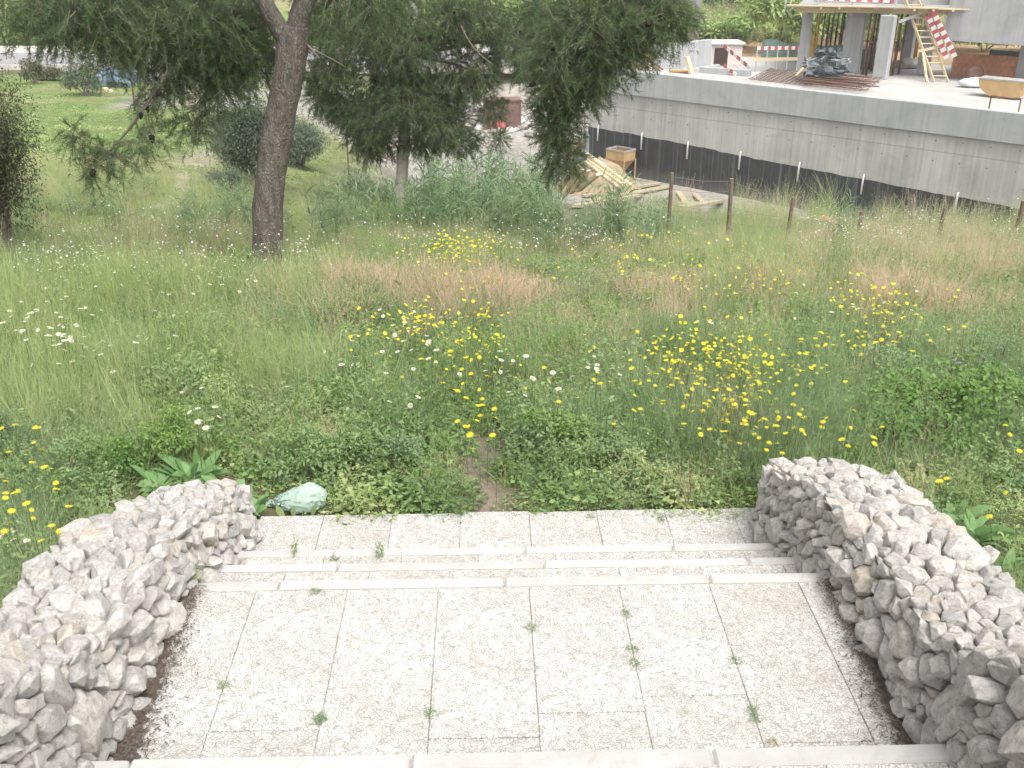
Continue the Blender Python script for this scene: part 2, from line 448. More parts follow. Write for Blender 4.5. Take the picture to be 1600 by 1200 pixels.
    # bark
    t = NT("pine_bark"); p = t.pos((1, 1, .32), "Object")
    v = t.n("TexVoronoi", feature='DISTANCE_TO_EDGE'); v.inputs["Scale"].default_value = 48
    wb = t.n("TexNoise"); wb.inputs["Scale"].default_value = 9; t.l(p, wb.inputs["Vector"])
    ad = t.n("VectorMath", operation='SCALE'); ad.inputs[3].default_value = .12; t.l(wb.outputs["Color"], ad.inputs[0])
    pa = t.n("VectorMath", operation='ADD'); t.l(p, pa.inputs[0]); t.l(ad.outputs[0], pa.inputs[1]); t.l(pa.outputs[0], v.inputs["Vector"])
    c = t.ramp(t.noise(p, 16, 7, .7), [(.25, (.085, .072, .062)), (.55, (.20, .175, .152)), (.8, (.285, .255, .225))])
    c = t.mix(1.0, c, t.ramp(v.outputs[0], [(0, .66), (.16, 1.0)]), 'MULTIPLY')
    c = t.mix(t.ramp(t.noise(t.pos(), 2.2, 4), [(.58, 0), (.75, .5)]), c, (.24, .135, .085))
    M['bark'] = t.finish(c, .95, t.bump(t.math('ADD', v.outputs[0], t.math('MULTIPLY', t.noise(p, 30, 7, .7), .5)), 1.0, .03))
    M['pale_bark'] = rough_mat("pale_bark", (.44, .37, .31), (.64, .58, .51), 7, .95, .8, .02)
    M['twig'] = rough_mat("twig_bark", (.13, .105, .085), (.23, .19, .16), 12, .9, .3)
    M['cone'] = rough_mat("pine_cone", (.012, .009, .007), (.03, .022, .017), 60, .9, .6)
    # foliage
    M['needle'] = leaf_mat("pine_needles", [(.028, .046, .020), (.055, .082, .032), (.085, .118, .046), (.075, .105, .055), (.155, .165, .085)], .38, .4, 1.1, gain=1.8)
    M['grass'] = leaf_mat("grass_blades", [(.055, .09, .03), (.12, .17, .055), (.16, .205, .075), (.205, .24, .10), (.27, .28, .14), (.40, .39, .26)], .36, .5, .6, gain=1.85)  # palest stop paints leaf glints into the blade colour
    M['tallgrass'] = leaf_mat("seeding_grass", [(.12, .17, .06), (.19, .24, .09), (.25, .285, .13), (.34, .34, .21)], .36, .4, .6, gain=1.9)
    M['dry'] = leaf_mat("dry_grass", [(.34, .235, .175), (.43, .31, .235), (.50, .39, .30), (.40, .29, .21), (.32, .27, .16)], .4, .4, 1.2, gain=1.65)
    M['straw'] = leaf_mat("bleached_straw", [(.46, .38, .24), (.58, .50, .34), (.62, .56, .42)], .4)
    M['herb'] = leaf_mat("meadow_herbs", [(.045, .075, .028), (.09, .14, .05), (.135, .185, .07), (.125, .175, .09), (.20, .235, .11), (.34, .35, .22)], .36, .45, .8, gain=1.95)  # bright end of the range imitates highlights on scattered leaves
    M['feather'] = leaf_mat("feathery_leaves", [(.06, .095, .045), (.11, .16, .08), (.15, .20, .10), (.22, .26, .15)], .36, .4, .8, gain=1.9)
    M['clover'] = leaf_mat("ground_leaves", [(.04, .08, .025), (.09, .15, .05), (.14, .20, .07), (.22, .25, .11), (.30, .32, .18)], .36, .5, 1.0, gain=1.9)
    M['reed'] = leaf_mat("reed_leaves", [(.08, .14, .07), (.12, .185, .09), (.17, .23, .12), (.29, .325, .21)], .4, .3, .8, .5, gain=1.45)
    M['olive'] = leaf_mat("olive_leaves", [(.062, .088, .058), (.095, .125, .08), (.15, .18, .13), (.21, .235, .19)], .3, .3, 1.2, gain=1.4)
    M['cypress'] = leaf_mat("shrub_leaves", [(.055, .065, .034), (.09, .098, .05), (.125, .13, .07), (.15, .135, .085)], .3, .3, 1.2, gain=1.25)
    M['mallow'] = leaf_mat("mallow_leaves", [(.065, .12, .034), (.09, .16, .042), (.125, .20, .05), (.24, .26, .065)], .36, .3, 1.0, gain=1.75)
    M['dock'] = leaf_mat("broad_leaves", [(.07, .13, .05), (.10, .175, .065), (.15, .22, .10)], .4, .3, 1.0, .4, gain=2.1)
    M['farleaf'] = leaf_mat("far_shrub_leaves", [(.09, .135, .05), (.135, .185, .065), (.18, .225, .085), (.28, .27, .15)], .35, .4, .25, gain=2.3)
    M['fargreen'] = leaf_mat("dark_far_leaves", [(.045, .075, .04), (.07, .105, .052), (.10, .14, .07)], .3, .4, .25, gain=1.6)
    M['petal_yellow'] = leaf_mat("yellow_petals", [(.74, .60, .015), (.80, .69, .025), (.82, .74, .06)], .3, .1)
    M['petal_white'] = leaf_mat("white_petals", [(.78, .78, .72), (.86, .86, .82)], .3, .1)
    M['petal_purple'] = leaf_mat("purple_petals", [(.22, .17, .50), (.30, .24, .60)], .3, .1)
    M['petal_lilac'] = leaf_mat("lilac_petals", [(.50, .36, .52), (.62, .48, .62)], .3, .1)
    M['disc'] = rough_mat("flower_disc", (.62, .45, .02), (.74, .58, .04), 200, .8, .5, .002)
    M['stem'] = leaf_mat("flower_stem", [(.10, .16, .05), (.14, .20, .07)], .2)
    # thin carrier bag
    t = NT("pale_green_plastic"); p = t.pos()
    t.b.inputs["Base Color"].default_value = (.68, .82, .73, 1); t.b.inputs["Roughness"].default_value = .35
    tr = t.n("BsdfTranslucent"); tr.inputs["Color"].default_value = (.76, .86, .79, 1)
    mx = t.n("MixShader"); mx.inputs[0].default_value = .5
    nb = t.bump(t.noise(p, 14, 6, .6, .8), .7, .03); t.l(nb, t.b.inputs["Normal"])
    t.l(t.b.outputs[0], mx.inputs[1]); t.l(tr.outputs[0], mx.inputs[2])
    tp = t.n("BsdfTransparent"); tp.inputs["Color"].default_value = (.85, .95, .88, 1)
    m2 = t.n("MixShader"); m2.inputs[0].default_value = .10
    t.l(mx.outputs[0], m2.inputs[1]); t.l(tp.outputs[0], m2.inputs[2]); t.l(m2.outputs[0], t.out.inputs[0])
    M['bag'] = t.m
make_materials()
# ------------------------------------------------------------------ the ground, one sheet to the horizon
def make_ground():
    def axis(a, b, near, far, c=0, c2=0, grow=.035):
        pts = [c]
        x = c
        while x < b:
            d = max(0, x - c2); x += near + d * grow; pts.append(x)
        x = c; left = []
        while x > a:
            d = max(0, -x + c); x -= near + d * grow; left.append(x)
        return np.array(left[::-1] + pts)
    xs = axis(-420, 420, .16, 0, 0, 3)
    ys = axis(-14, 430, .12, 0, 5.0, 10, .016)
    X, Y = np.meshgrid(xs, ys)
    Z = H(X, Y)
    # behind the viewer the hillside goes on rising
    V = np.stack([X, Y, Z], -1).reshape(-1, 3)
    nx, ny = len(xs), len(ys)
    i = np.arange(nx * ny).reshape(ny, nx)
    F = np.stack([i[:-1, :-1], i[:-1, 1:], i[1:, 1:], i[1:, :-1]], -1).reshape(-1, 4)
    me = fast_mesh("ground", V, F, M['terrain'], smooth=True)
    x, y = V[:, 0], V[:, 1]
    col = np.tile(np.array([.105, .105, .05]), (len(V), 1))
    def blend(w, c):
        nonlocal col
        w = np.clip(w, 0, 1)[:, None]; col = col * (1 - w) + np.array(c) * w
    nz = fbm(x, y, 1.5, 11)
    blend(path_w(x, y), (.26, .21, .165))
    # mown grass on the left, with tracks of pale earth
    lawn = sstep(19, 26, y) * (1 - sstep(-7, -3.5, x)) * (1 - sstep(52, 54, y))
    blend(lawn, (.135, .20, .055)); blend(lawn * sstep(.45, .62, fbm(x, y, 5, 21)) * .75, (.24, .235, .11))
    tr = np.exp(-((x + 6.9 + (y - 22) * .16) / .35) ** 2) * sstep(18, 20, y) * (1 - sstep(27, 31, y))
    blend(tr * (.4 + .9 * nz), (.40, .35, .29))
    # building-site ground
    site = sstep(27, 33, y) * sstep(-5.5, -2.5, x) * (1 - sstep(56, 60, y)); blend(site, (.31, .29, .255))
    rub = sstep(39, 42, y) * (1 - sstep(50, 53, y)) * sstep(-15.5, -14, x + .3 * (nz - .5) * 8); blend(rub, (.33, .31, .28))
    bank = sstep(57, 61, y) * sstep(-3, 4, x) * (1 - sstep(69, 73, y + 5 * nz)); blend(bank, (.36, .25, .145))
    front = sstep(-2, 3, x) * sstep(15, 18, y) * (1 - sstep(1.5, 4.5, -((x - _WA[0]) * _WN[0] + (y - _WA[1]) * _WN[1]) + 5.5)) * (1 - sstep(36, 40, y)); blend(front * .85, (.17, .165, .10))
    far = sstep(68, 74, y); blend(far, (.155, .175, .075)); blend(far * sstep(.5, .65, fbm(x, y, 9, 31)), (.33, .28, .17))
    fl = sstep(64, 66, y) * (1 - sstep(-6, 0, x)) * (1 - sstep(74, 80, y)); blend(fl, (.16, .23, .06))
    ca = me.color_attributes.new("zone", 'FLOAT_COLOR', 'POINT')
    ca.data.foreach_set("color", np.concatenate([col, np.ones((len(V), 1))], 1).astype(np.float32).ravel())
    return put(bpy.data.objects.new("ground", me), None, kind='structure', label="grassy hillside falling away from the foot of the steps", category="ground")

def path_w(x, y):
    """the trodden earth footpath that leaves the steps"""
    c = np.interp(y, [5.0, 5.5, 6.1, 6.8, 7.6], [-.02, -.12, -.05, -.12, -.15])
    w = np.interp(y, [5.0, 5.6, 6.3, 7.4], [.20, .24, .17, .08])
    return np.exp(-((x - c) / w) ** 2) * (1 - sstep(5.8, 6.6, y)) * sstep(4.9, 5.05, y)

ground = make_ground()

def draped_strip(name, ya, yb, x0, x1, dz, mat, tilt=0.0, n=60, **props):
    vs, fs = [], []
    for i in range(n + 1):
        x = x0 + (x1 - x0) * i / n
        for y in (ya, yb):
            vs.append((x, y + tilt * x, ROADZ(x) + dz))
    for i in range(n): fs.append((2 * i, 2 * i + 1, 2 * i + 3, 2 * i + 2))
    mb = MB(); mb.add(vs, fs)
    return mb.obj(name, mat, **props)
def ROADZ(x): return -4.02
road_mb = MB()
road_mb.box((-40, 58.6, -4.22), (92, 6.2, .5)); road_mb.obj("road", M['asphalt'], kind='structure', label="grey asphalt road running beyond the lawn", category="road")
kb = MB()
for k in range(45): kb.box((-84 + 2 * k, 55.4, -4.16), (1.985, .2, .5))
kb.obj("kerb", M['kerb'], kind='structure', label="pale kerb along the near side of the road", category="kerb")
pv = MB(); pv.box((-40, 62.7, -4.0), (92, 2.0, .42)); pv.obj("pavement", M['kerb'], kind='structure', label="pinkish pavement on the far side of the road", category="pavement")
ew = MB(); ew.box((-40, 61.62, -4.03), (92, .12, .46)); ew.obj("road_edge_line", M['white'], kind='structure', label="white kerb edge of the road", category="kerb")

# ------------------------------------------------------------------ steps
def slab_mesh(w, l, t, bev=.006):
    mb = MB(); mb.box((0, 0, -t / 2), (w, l, t))
    return mb.mesh("slab", M['paving'], bevel=.002)
steps = empty("steps", (0, 0, 0), kind='structure', label="broad white stone steps and landings between two rubble walls", category="steps")
def add_slab(x0, x1, y0, y1, z):
    if x1 - x0 < .03 or y1 - y0 < .03: return
    g = random.uniform(.0005, .0017)
    o = bpy.data.objects.new("slab", slab_mesh(x1 - x0 - 2 * g, y1 - y0 - 2 * g, .05))
    o.location = ((x0 + x1) / 2, (y0 + y1) / 2, z + random.uniform(-.0025, .0025))
    o.rotation_euler = (random.uniform(-.003, .003), random.uniform(-.003, .003), random.uniform(-.003, .003))
    put(o, steps)
def add_nosing(y_front, z, depth=.07, off=0.0):
    """smooth edging stones along the front of a step"""
    x = -1.42 - off
    while x < 1.62:
        l = random.choice([.92, 1.0, .78, 1.1])
        a, b = max(x, -1.42), min(x + l, 1.62)
        if b - a > .05:
            mb = MB(); mb.box((0, 0, -.03), (b - a - .008, depth, .06))
            o = mb.obj("nosing", M['nosing'], steps, bevel=.009)
            o.location = ((a + b) / 2, y_front - depth / 2 + .012, z + .004 + random.uniform(-.002, .002))
            o.rotation_euler = (0, random.uniform(-.002, .002), random.uniform(-.004, .004))
        x += l
XJ = [.17 + .4 * k for k in range(-4, 5)]
XL, XR = -1.40, 1.60
# bottom pavement
for k in range(len(XJ) - 1):
    add_slab(max(XJ[k], XL) + .06, min(XJ[k + 1], XR + .1) + .06, 4.41, 5.03 - (.0 if k % 2 else .004) - .0065 * (k - 4) * -1 * .3, -.48)
core = MB()
core.box((.1, 4.70, -.74), (3.06, .60, .496))
treads = [(-.32, 4.05, 4.41, .2), (-.16, 3.69, 4.05, .12), (0.0, 2.49, 3.69, .0)]
for z, y0, y1, off in treads:
    core.box((.1, (y0 + y1) / 2, (z - .007 - 1.0) / 2), (3.06, y1 - y0 - .014, z - .007 + 1.0))
    add_nosing(y1, z, .055 if z < -.01 else .062, off + .3)
    if z < -.01:
        for k in range(len(XJ) - 1):
            s = .17 if z == -.32 else .05
            add_slab(max(XJ[k] + s, XL), min(XJ[k + 1] + s, XR), y0, y1 - .055, z)
cols = [(-.9, [.52]), (-.63, [.2, .86])]
stag = [(0.34, .86), (.30, .84), (.62,), (.30, .90), (.78, .26), (.70,), (.42, .95), (.60,)]
for k in range(len(XJ) - 1):
    a, b = max(XJ[k], XL), min(XJ[k + 1], XR)
    ys = sorted([2.49] + [3.63 - q for q in stag[k % len(stag)]] + [3.632])
    for y0, y1 in zip(ys[:-1], ys[1:]): add_slab(a, b, y0, y1, 0.0)
# the flight goes on up towards the viewer
for k in range(1, 8):
    z = .16 * k; y1 = 2.49 - .36 * (k - 1); y0 = y1 - .36 if k < 7 else -3.5
    core.box((.1, (y0 + y1) / 2, (z - .007 - 1.0) / 2), (3.06, y1 - y0 - .014, z - .007 + 1.0))
    add_nosing(y1, z, .08, .55 if k == 1 else random.uniform(0, .8))
    for j in range(len(XJ) - 1):
        if k < 7: add_slab(max(XJ[j] + .12, XL), min(XJ[j + 1] + .12, XR), y0, y1 - .07, z)
        else:
            for q in range(6): add_slab(max(XJ[j], XL), min(XJ[j + 1], XR), y1 - .07 - .6 * (q + 1), y1 - .07 - .6 * q, z)
core.obj("bedding", M['joint'], steps)

# dirt and litter washed up along the foot of the walls
def dirt_band(name, side):
    vs, fs = [], []
    n = 70
    for i in range(n + 1):
        y = 2.5 + 1.13 * i / n
        wd = (-.055 + .10 * (1 - i / n) ** 1.2 + .06 * float(fbm(y * 3, side * 5, .5, 2))) * (1.0 if side < 0 else .72)
        for q in (0, .55, 1):
            x = (-1.42 + (wd + .12) * q) if side < 0 else (1.62 - (wd + .12) * q)
            vs.append((x + .012 * math.sin(i * 1.7 + q * 9), y, .004 + .010 * (1 - q)))
    for i in range(n):
        for q in range(2): fs.append((3 * i + q, 3 * i + q + 1, 3 * i + q + 4, 3 * i + q + 3))
    mb = MB(); mb.add(vs, fs)
    o = mb.obj(name, M['leaf_litter'], None, smooth=True, kind='stuff', category='dirt',
               label="dark dirt washed against the foot of the %s wall" % ("left rubble" if side < 0 else "right rubble"))
    # needles and crumbs
    N = 2600; yy = rng.uniform(2.5, 3.66, N)
    spread = np.abs(rng.normal(0, .06, N)) * (1.25 - (yy - 2.5) * .55)
    xx = np.where(side < 0, -1.30 + spread - .04, 1.50 - spread + .04)
    L = rng.uniform(.006, .03, N); a = rng.uniform(0, 6.28, N); w = rng.uniform(.0012, .004, N)
    d = np.stack([np.cos(a), np.sin(a), 0 * a], -1); pr = np.stack([-np.sin(a), np.cos(a), 0 * a], -1)
    c = np.stack([xx, yy, np.full(N, .012) + rng.uniform(0, .006, N)], -1)
    V = np.stack([c - d * L[:, None] / 2 - pr * w[:, None], c - d * L[:, None] / 2 + pr * w[:, None], c + d * L[:, None] / 2 + [0, 0, .004]], 1).reshape(-1, 3)
    me = fast_mesh("needle_litter", V, np.arange(3 * N).reshape(-1, 3), M['litter_bit'])
    put(bpy.data.objects.new("needle_litter", me), None, kind='stuff', category='litter',
        label="brown needles and crumbs scattered by the %s wall" % ("left" if side < 0 else "right"))
dirt_band("dirt", -1); dirt_band("dirt", 1)

# ------------------------------------------------------------------ dry-stone walls
def hull_mesh(name, pts, mat):
    bm = bmesh.new()
    for p in pts: bm.verts.new(p)
    r = bmesh.ops.convex_hull(bm, input=bm.verts)
    gone = list({e for e in r['geom_interior'] if isinstance(e, bmesh.types.BMVert)} | {e for e in r['geom_unused'] if isinstance(e, bmesh.types.BMVert)})
    bmesh.ops.delete(bm, geom=gone, context='VERTS')
    bmesh.ops.dissolve_limit(bm, angle_limit=.26, verts=bm.verts, edges=bm.edges)
    bmesh.ops.bevel(bm, geom=list(bm.edges), offset=.002, segments=1, affect='EDGES', clamp_overlap=True)
    bmesh.ops.triangulate(bm, faces=[f for f in bm.faces if len(f.verts) > 4])
    for f in bm.faces: f.smooth = False
    me = bpy.data.meshes.new(name); bm.to_mesh(me); bm.free()
    me.materials.append(mat)
    return me

def voronoi_cells(pts, bounds, metric):
    """polygons of the cells round pts, by half-plane clipping; metric (N,2) stretches each cell"""
    out = []
    pts = np.array(pts)
    for i, p in enumerate(pts):
        d = pts - p
        dist = np.hypot(d[:, 0], d[:, 1])
        near = np.argsort(dist)[1:22]
        x0, x1, y0, y1 = bounds
        poly = [(x0, y0), (x1, y0), (x1, y1), (x0, y1)]
        R = .105
        poly = [(max(a, p[0] - R) if a < p[0] else min(a, p[0] + R), max(b, p[1] - R) if b < p[1] else min(b, p[1] + R)) for a, b in poly]
        for j in near:
            m = (pts[j] * metric[i] + p * metric[j]) / (metric[i] + metric[j]); n = d[j]
            new = []
            for a in range(len(poly)):
                A, B = poly[a], poly[(a + 1) % len(poly)]
                da = (A[0] - m[0]) * n[0] + (A[1] - m[1]) * n[1]; db = (B[0] - m[0]) * n[0] + (B[1] - m[1]) * n[1]
                if da <= 0: new.append(A)
                if (da < 0 < db) or (db < 0 < da):
                    t = da / (da - db); new.append((A[0] + (B[0] - A[0]) * t, A[1] + (B[1] - A[1]) * t))
            poly = new
            if len(poly) < 3: break
        out.append(poly)
    return out

def make_wall(side, prof_top, x_in, x_out, y_end, label):
    """side -1 left, +1 right. Cross-section runs from the foot inside, over the top, to the foot outside."""
    root = empty("stone_wall", ((x_in + x_out) / 2, (0 + y_end) / 2, 0), label=label, category="wall", group="rubble walls flanking the steps")
    off = Vector(root.location)
    W = abs(x_out - x_in)
    def base_in(y): return float(np.interp(y, [-.5, .33, 2.49, 2.50, 3.69, 4.05, 4.41, 5.2], [1.0, 1.0, .10, -.03, -.03, -.2, -.36, -.53]))
    def surf(s, y):
        """s metres along the section -> position, normal"""
        top = prof_top(y); hin = top - base_in(y); r = .05
        wob = .03 * (float(fbm(y, side * 3, .5, 8)) - .5)
        y_use = y
        if s < hin:                              # inner face, slightly battered
            k = s / hin
            p = Vector((x_in + side * (.05 * k) + wob, y_use, base_in(y) + s)); n = Vector((-side, 0, .12))
            if hin - s < .06: n = Vector((-side, 0, .12 + 1.0 * (1 - (hin - s) / .06)))
        elif s < hin + W - .06:
            k = (s - hin) / (W - .06)
            p = Vector((x_in + side * (.05 + k * (W - .06)) + wob, y_use, top - .03 * k + .025 * math.sin(math.pi * k)))
            n = Vector((side * .15 * (k - .5), 0, 1))
            if k < .12: n = Vector((-side * .8 * (1 - k / .12), 0, 1))
            if k > .88: n = Vector((side * .9 * (k - .88) / .12, 0, 1))
        else:
            d = s - hin - W + .06
            p = Vector((x_out - side * .01 + side * .05 * d, y_use, top - .03 - d)); n = Vector((side, 0, .15))
            if d < .06: n = Vector((side, 0, 1.0 * (1 - d / .06)))
        slope = (prof_top(y + .05) - prof_top(y - .05)) / .1
        if abs(n.z) > .5: n = n + Vector((0, -slope * .7, 0))
        return p, n.normalized()
    y0, y1 = .9, y_end
    smax = .45 + W + .45
    # seeds, closer in some places than others; elongated along the wall
    seeds, met = [], []
    tries = 0; SA = np.zeros((1700, 3))
    while tries < 45000 and len(seeds) < 1690:
        tries += 1
        s = rng.uniform(-.02, smax); y = rng.uniform(y0, y1)
        rad = float(np.clip(rng.lognormal(math.log(.042), .42), .022, .105))
        k_ = len(seeds)
        if k_ == 0 or bool(np.all((SA[:k_, 0] - s) ** 2 + ((SA[:k_, 1] - y) * .74) ** 2 >= ((rad + SA[:k_, 2]) * .80) ** 2)):
            SA[k_] = (s, y, rad); seeds.append((s, y)); met.append(rad)
    P2 = [(s, y * .74) for s, y in seeds]
    polys = voronoi_cells(P2, (-.05, smax + .05, (y0 - .1) * .74, (y1 + .01) * .74), np.array(met))
    items = []
    for (s0, yy0), rad, poly in zip(seeds, met, polys):
        if len(poly) < 3: continue
        poly = [(a, b / .74) for a, b in poly]
        c = (sum(a for a, b in poly) / len(poly), sum(b for a, b in poly) / len(poly))
        span = max(max(a for a, b in poly) - min(a for a, b in poly), max(b for a, b in poly) - min(b for a, b in poly))
        if span < .025: continue
        pc, nc = surf(max(c[0], 0), c[1])
        flat = abs(nc.z) > .7
        h = min(span, .17) * (random.uniform(.16, .36) if flat else random.uniform(.18, .38)) + (random.random() < .2) * .02
        tl = .55
        tilt = Vector((random.uniform(-tl, tl), random.uniform(-tl, tl), random.uniform(-tl, tl)))
        pts = []
        q = []
        for a, b in zip(poly, poly[1:] + poly[:1]):
            L = math.hypot(a[0] - b[0], a[1] - b[1])
            for t in ([0.0, .5] if L > .07 else [0.0]): q.append((a[0] + (b[0] - a[0]) * t, a[1] + (b[1] - a[1]) * t))
        for (a, b) in q:
            def mp(k, d, jit):
                aa, bb = c[0] + (a - c[0]) * k, c[1] + (b - c[1]) * k
                p, n = surf(max(aa, 0.0) if aa > -.02 else aa, bb)
                n = (n * .6 + nc * .4)
                r = p + n * d
                r += n * (r - pc).dot(tilt) * .5
                return r + Vector((random.gauss(0, 1), random.gauss(0, 1), random.gauss(0, 1))) * jit
            pts.append(mp(.80, -.06, .004))
            pts.append(mp(.93, -.012, .005))
            pts.append(mp(random.uniform(.80, .92), h * random.uniform(.35, .7), .006))
            if random.random() < .7: pts.append(mp(random.uniform(.45, .75), h * random.uniform(.85, 1.05), .006))
        if random.random() < .4: pts.append(pc + nc * (h * random.uniform(.9, 1.15)) + Vector((random.gauss(0, .01), random.gauss(0, .01), 0)))
        items.append((span * len(poly), c, pts))
    # end face: stones in rough courses
    hend = prof_top(y_end) - (-.53)
    es = []; em = []
    for _ in range(4000):
        if len(es) > 70: break
        a, b = rng.uniform(0, W), rng.uniform(0, hend); rad = float(np.clip(rng.lognormal(math.log(.055), .3), .03, .10))
        if all((a - i) ** 2 + (b - j) ** 2 > ((rad + m) * .8) ** 2 for (i, j), m in zip(es, em)): es.append((a, b)); em.append(rad)
    for (a0, b0), poly in zip(es, voronoi_cells(es, (-.0, W, -.02, hend + .01), np.array(em))):
        if len(poly) < 3: continue
        c = (sum(a for a, b in poly) / len(poly), sum(b for a, b in poly) / len(poly)); pts = []
        h = random.uniform(.01, .045)
        for a, b in poly:
            for k, d in ((.9, -.06), (.96, 0.0), (random.uniform(.6, .85), h)):
                aa, bb = c[0] + (a - c[0]) * k, c[1] + (b - c[1]) * k
                pts.append(Vector((x_in + side * aa, y_end + d, -.53 + bb)) + Vector((random.gauss(0, 1), random.gauss(0, 1), random.gauss(0, 1))) * .006)
        items.append((.01, c, pts))
    # a few loose stones and chinks standing proud on top
    for _ in range(46):
        y = random.uniform(1.6, y_end - .1); k = random.uniform(.06, .9); top = prof_top(y)
        c = Vector((x_in + side * (.05 + k * (W - .06)), y, top + random.uniform(.0, .035)))
        R = random.uniform(.035, .075); E = Euler((random.uniform(-.3, .3), random.uniform(-.3, .3), random.uniform(0, 6.3))).to_matrix()
        pts = []
        for j in range(16):
            u = Vector((random.gauss(0, 1), random.gauss(0, 1), random.gauss(0, 1))).normalized()
            m_ = max(abs(u.x), abs(u.y), abs(u.z)); u = u * (.55 + .45 / m_) * random.uniform(.85, 1.0)
            pts.append(c + E @ Vector((u.x * R * 1.25, u.y * R * .9, u.z * R * .6)))
        items.append((.9 * R * 10, None, pts))
    def view_size(it):
        c = sum((Vector(p) for p in it[2]), Vector()) / len(it[2])
        q = (c - EYE); vis = 1.0
        if it[1] is not None and len(it[2]) and it[1][0] > .42 + W - .1: vis = .15
        if c.y < 2.1: vis = .05
        return it[0] * vis / max(q.length, 1)
    items.sort(key=view_size, reverse=True)
    for it in items[:299]:
        c = sum(it[2], Vector()) / len(it[2])
        o = bpy.data.objects.new("stone", hull_mesh("stone", [p - c for p in it[2]], M['stone']))
        o.location = c - off
        put(o, root)
    bm = bmesh.new()
    for it in items[299:]:
        me = hull_mesh("tmp", [p - off for p in it[2]], M['stone']); bm.from_mesh(me); bpy.data.meshes.remove(me)
    me = bpy.data.meshes.new("small_stones"); bm.to_mesh(me); bm.free(); me.materials.append(M['stone'])
    put(bpy.data.objects.new("small_stones", me), root, kind='stuff')
    # packed earth core
    mb = MB(); vs, fs = [], []
    ny = 30
    for i in range(ny + 1):
        y = y0 + (y_end - .05 - y0) * i / ny; t = prof_top(y) - .045; b = base_in(y) - .1
        for x, z in ((x_in + side * .05, b), (x_in + side * .085, t), (x_out - side * .06, t - .02), (x_out - side * .06, b - .3)):
            vs.append(Vector((x, y, z)) - off)
    for i in range(ny):
        for k in range(4): fs.append((4 * i + k, 4 * i + (k + 1) % 4, 4 * i + 4 + (k + 1) % 4, 4 * i + 4 + k))
    fs += [(0, 1, 2, 3), tuple(4 * ny + k for k in (3, 2, 1, 0))]
    mb.add(vs, fs); mb.obj("core", M['stone_core'], root)
    return root
def top_left(y): return float(np.interp(y, [-1, 0, 1.5, 2.3, 2.75, 3.1, 3.45, 3.93, 4.42, 4.7, 4.9, 5.3], [1.45, 1.35, .98, .62, .40, .32, .31, .185, -.03, -.14, -.205, -.22]))
def top_right(y): return float(np.interp(y, [-1, 0, 1.5, 2.3, 2.75, 3.1, 3.65, 4.1, 4.45, 4.8, 5.3], [1.45, 1.35, .98, .62, .40, .33, .29, .20, .06, -.09, -.12]))
wall_left = make_wall(-1, top_left, -1.34, -1.85, 4.86, "rubble limestone wall beside the pale green plastic bag")
wall_right = make_wall(1, top_right, 1.525, 2.04, 4.84, "rubble limestone wall below the leafy mallow bush")
# ------------------------------------------------------------------ the building under construction
ZS = -2.95                                        # its floor slab
A = at_z(922.5, 104, ZS + .05); B = at_z(1600, 178, ZS + .05)
DIRW = Vector((B[0] - A[0], B[1] - A[1], 0)); LW = DIRW.length; DIRW.normalize()
NRM = Vector((DIRW.y, -DIRW.x, 0))                # outwards, towards the viewer
if NRM.y > 0: NRM = -NRM
RB = Matrix((DIRW, -NRM, Vector((0, 0, 1)))).transposed()
BL = empty("unfinished_building", (A[0], A[1], -7.4), label="unfinished grey concrete building with bitumen-coated basement wall and open upper floors", category="building")
BL.rotation_euler = RB.to_euler()
BO = Vector((A[0], A[1], -7.4)); RBI = RB.inverted()
def loc(p): return RBI @ (v3(p) - BO)             # world -> building coordinates: x along the wall, y into the building, z up
LT = 32.0
zb = ZS + .05 + 7.4                               # top of the wall above its foot
mb = MB(); mb.box((LT / 2, .15, (zb - 1.95) / 2), (LT, .30, zb + .05)); mb.obj("basement_wall", M['concrete'], BL)
mb = MB(); mb.box((LT / 2, .145, zb - .475), (LT, .33, .95)); mb.obj("upper_band", M['concrete_band'], BL, bevel=.015)
_q = loc(at_z(1250, 98, ZS)).y
mb = MB(); mb.box((.15, .31 + _q / 2, (zb - .95) / 2), (.298, _q, zb - .955)); mb.box((.146, .32 + _q / 2, zb - .476), (.29, _q, .945)); mb.obj("side_wall", M['concrete'], BL)
# slightly stepped, uneven upper edge of the bitumen
bz = 1.90
mb = MB(); vs, fs = [], []; n = 120
for i in range(n + 1):
    x = LT * i / n
    t = bz + .012 * math.sin(i * .9) + .02 * random.uniform(-1, 1) + .03 * (math.sin(i * .11) > .3) - .027 * x
    vs += [(x, -.012, -.9), (x, -.012, t), (x, -.002, t)]
for i in range(n):
    fs += [(3 * i, 3 * i + 3, 3 * i + 4, 3 * i + 1), (3 * i + 1, 3 * i + 4, 3 * i + 5, 3 * i + 2)]
mb.add(vs, fs); mb.obj("bitumen_coating", M['bitumen'], BL)
for px, py in ((936, 200), (1004, 216), (1076, 229), (1158, 240), (1250, 259), (1350, 278), (1497, 306), (1680, 338)):
    # where this sight line meets the wall
    d = ray(px, py); t = (BO - EYE).dot(NRM) / Vector(d).dot(NRM); p = loc(np.array(EYE) + d * t)
    top = bz - .027 * p.x + .16
    mb = MB(); mb.tube([(p.x, -.02, top), (p.x, -.06, top), (p.x, -.075, top - .08), (p.x, -.075, top - .70)], .036, 8)
    mb.obj("drain_pipe", M['pvc'], BL, smooth=True)
_q = loc(at_z(1250, 98, ZS)).y                     # back edge of the slab
mb = MB(); _qr = loc(at_z(1540, 108, ZS)).y; _xs = loc(at_z(1255, 98, ZS)).x
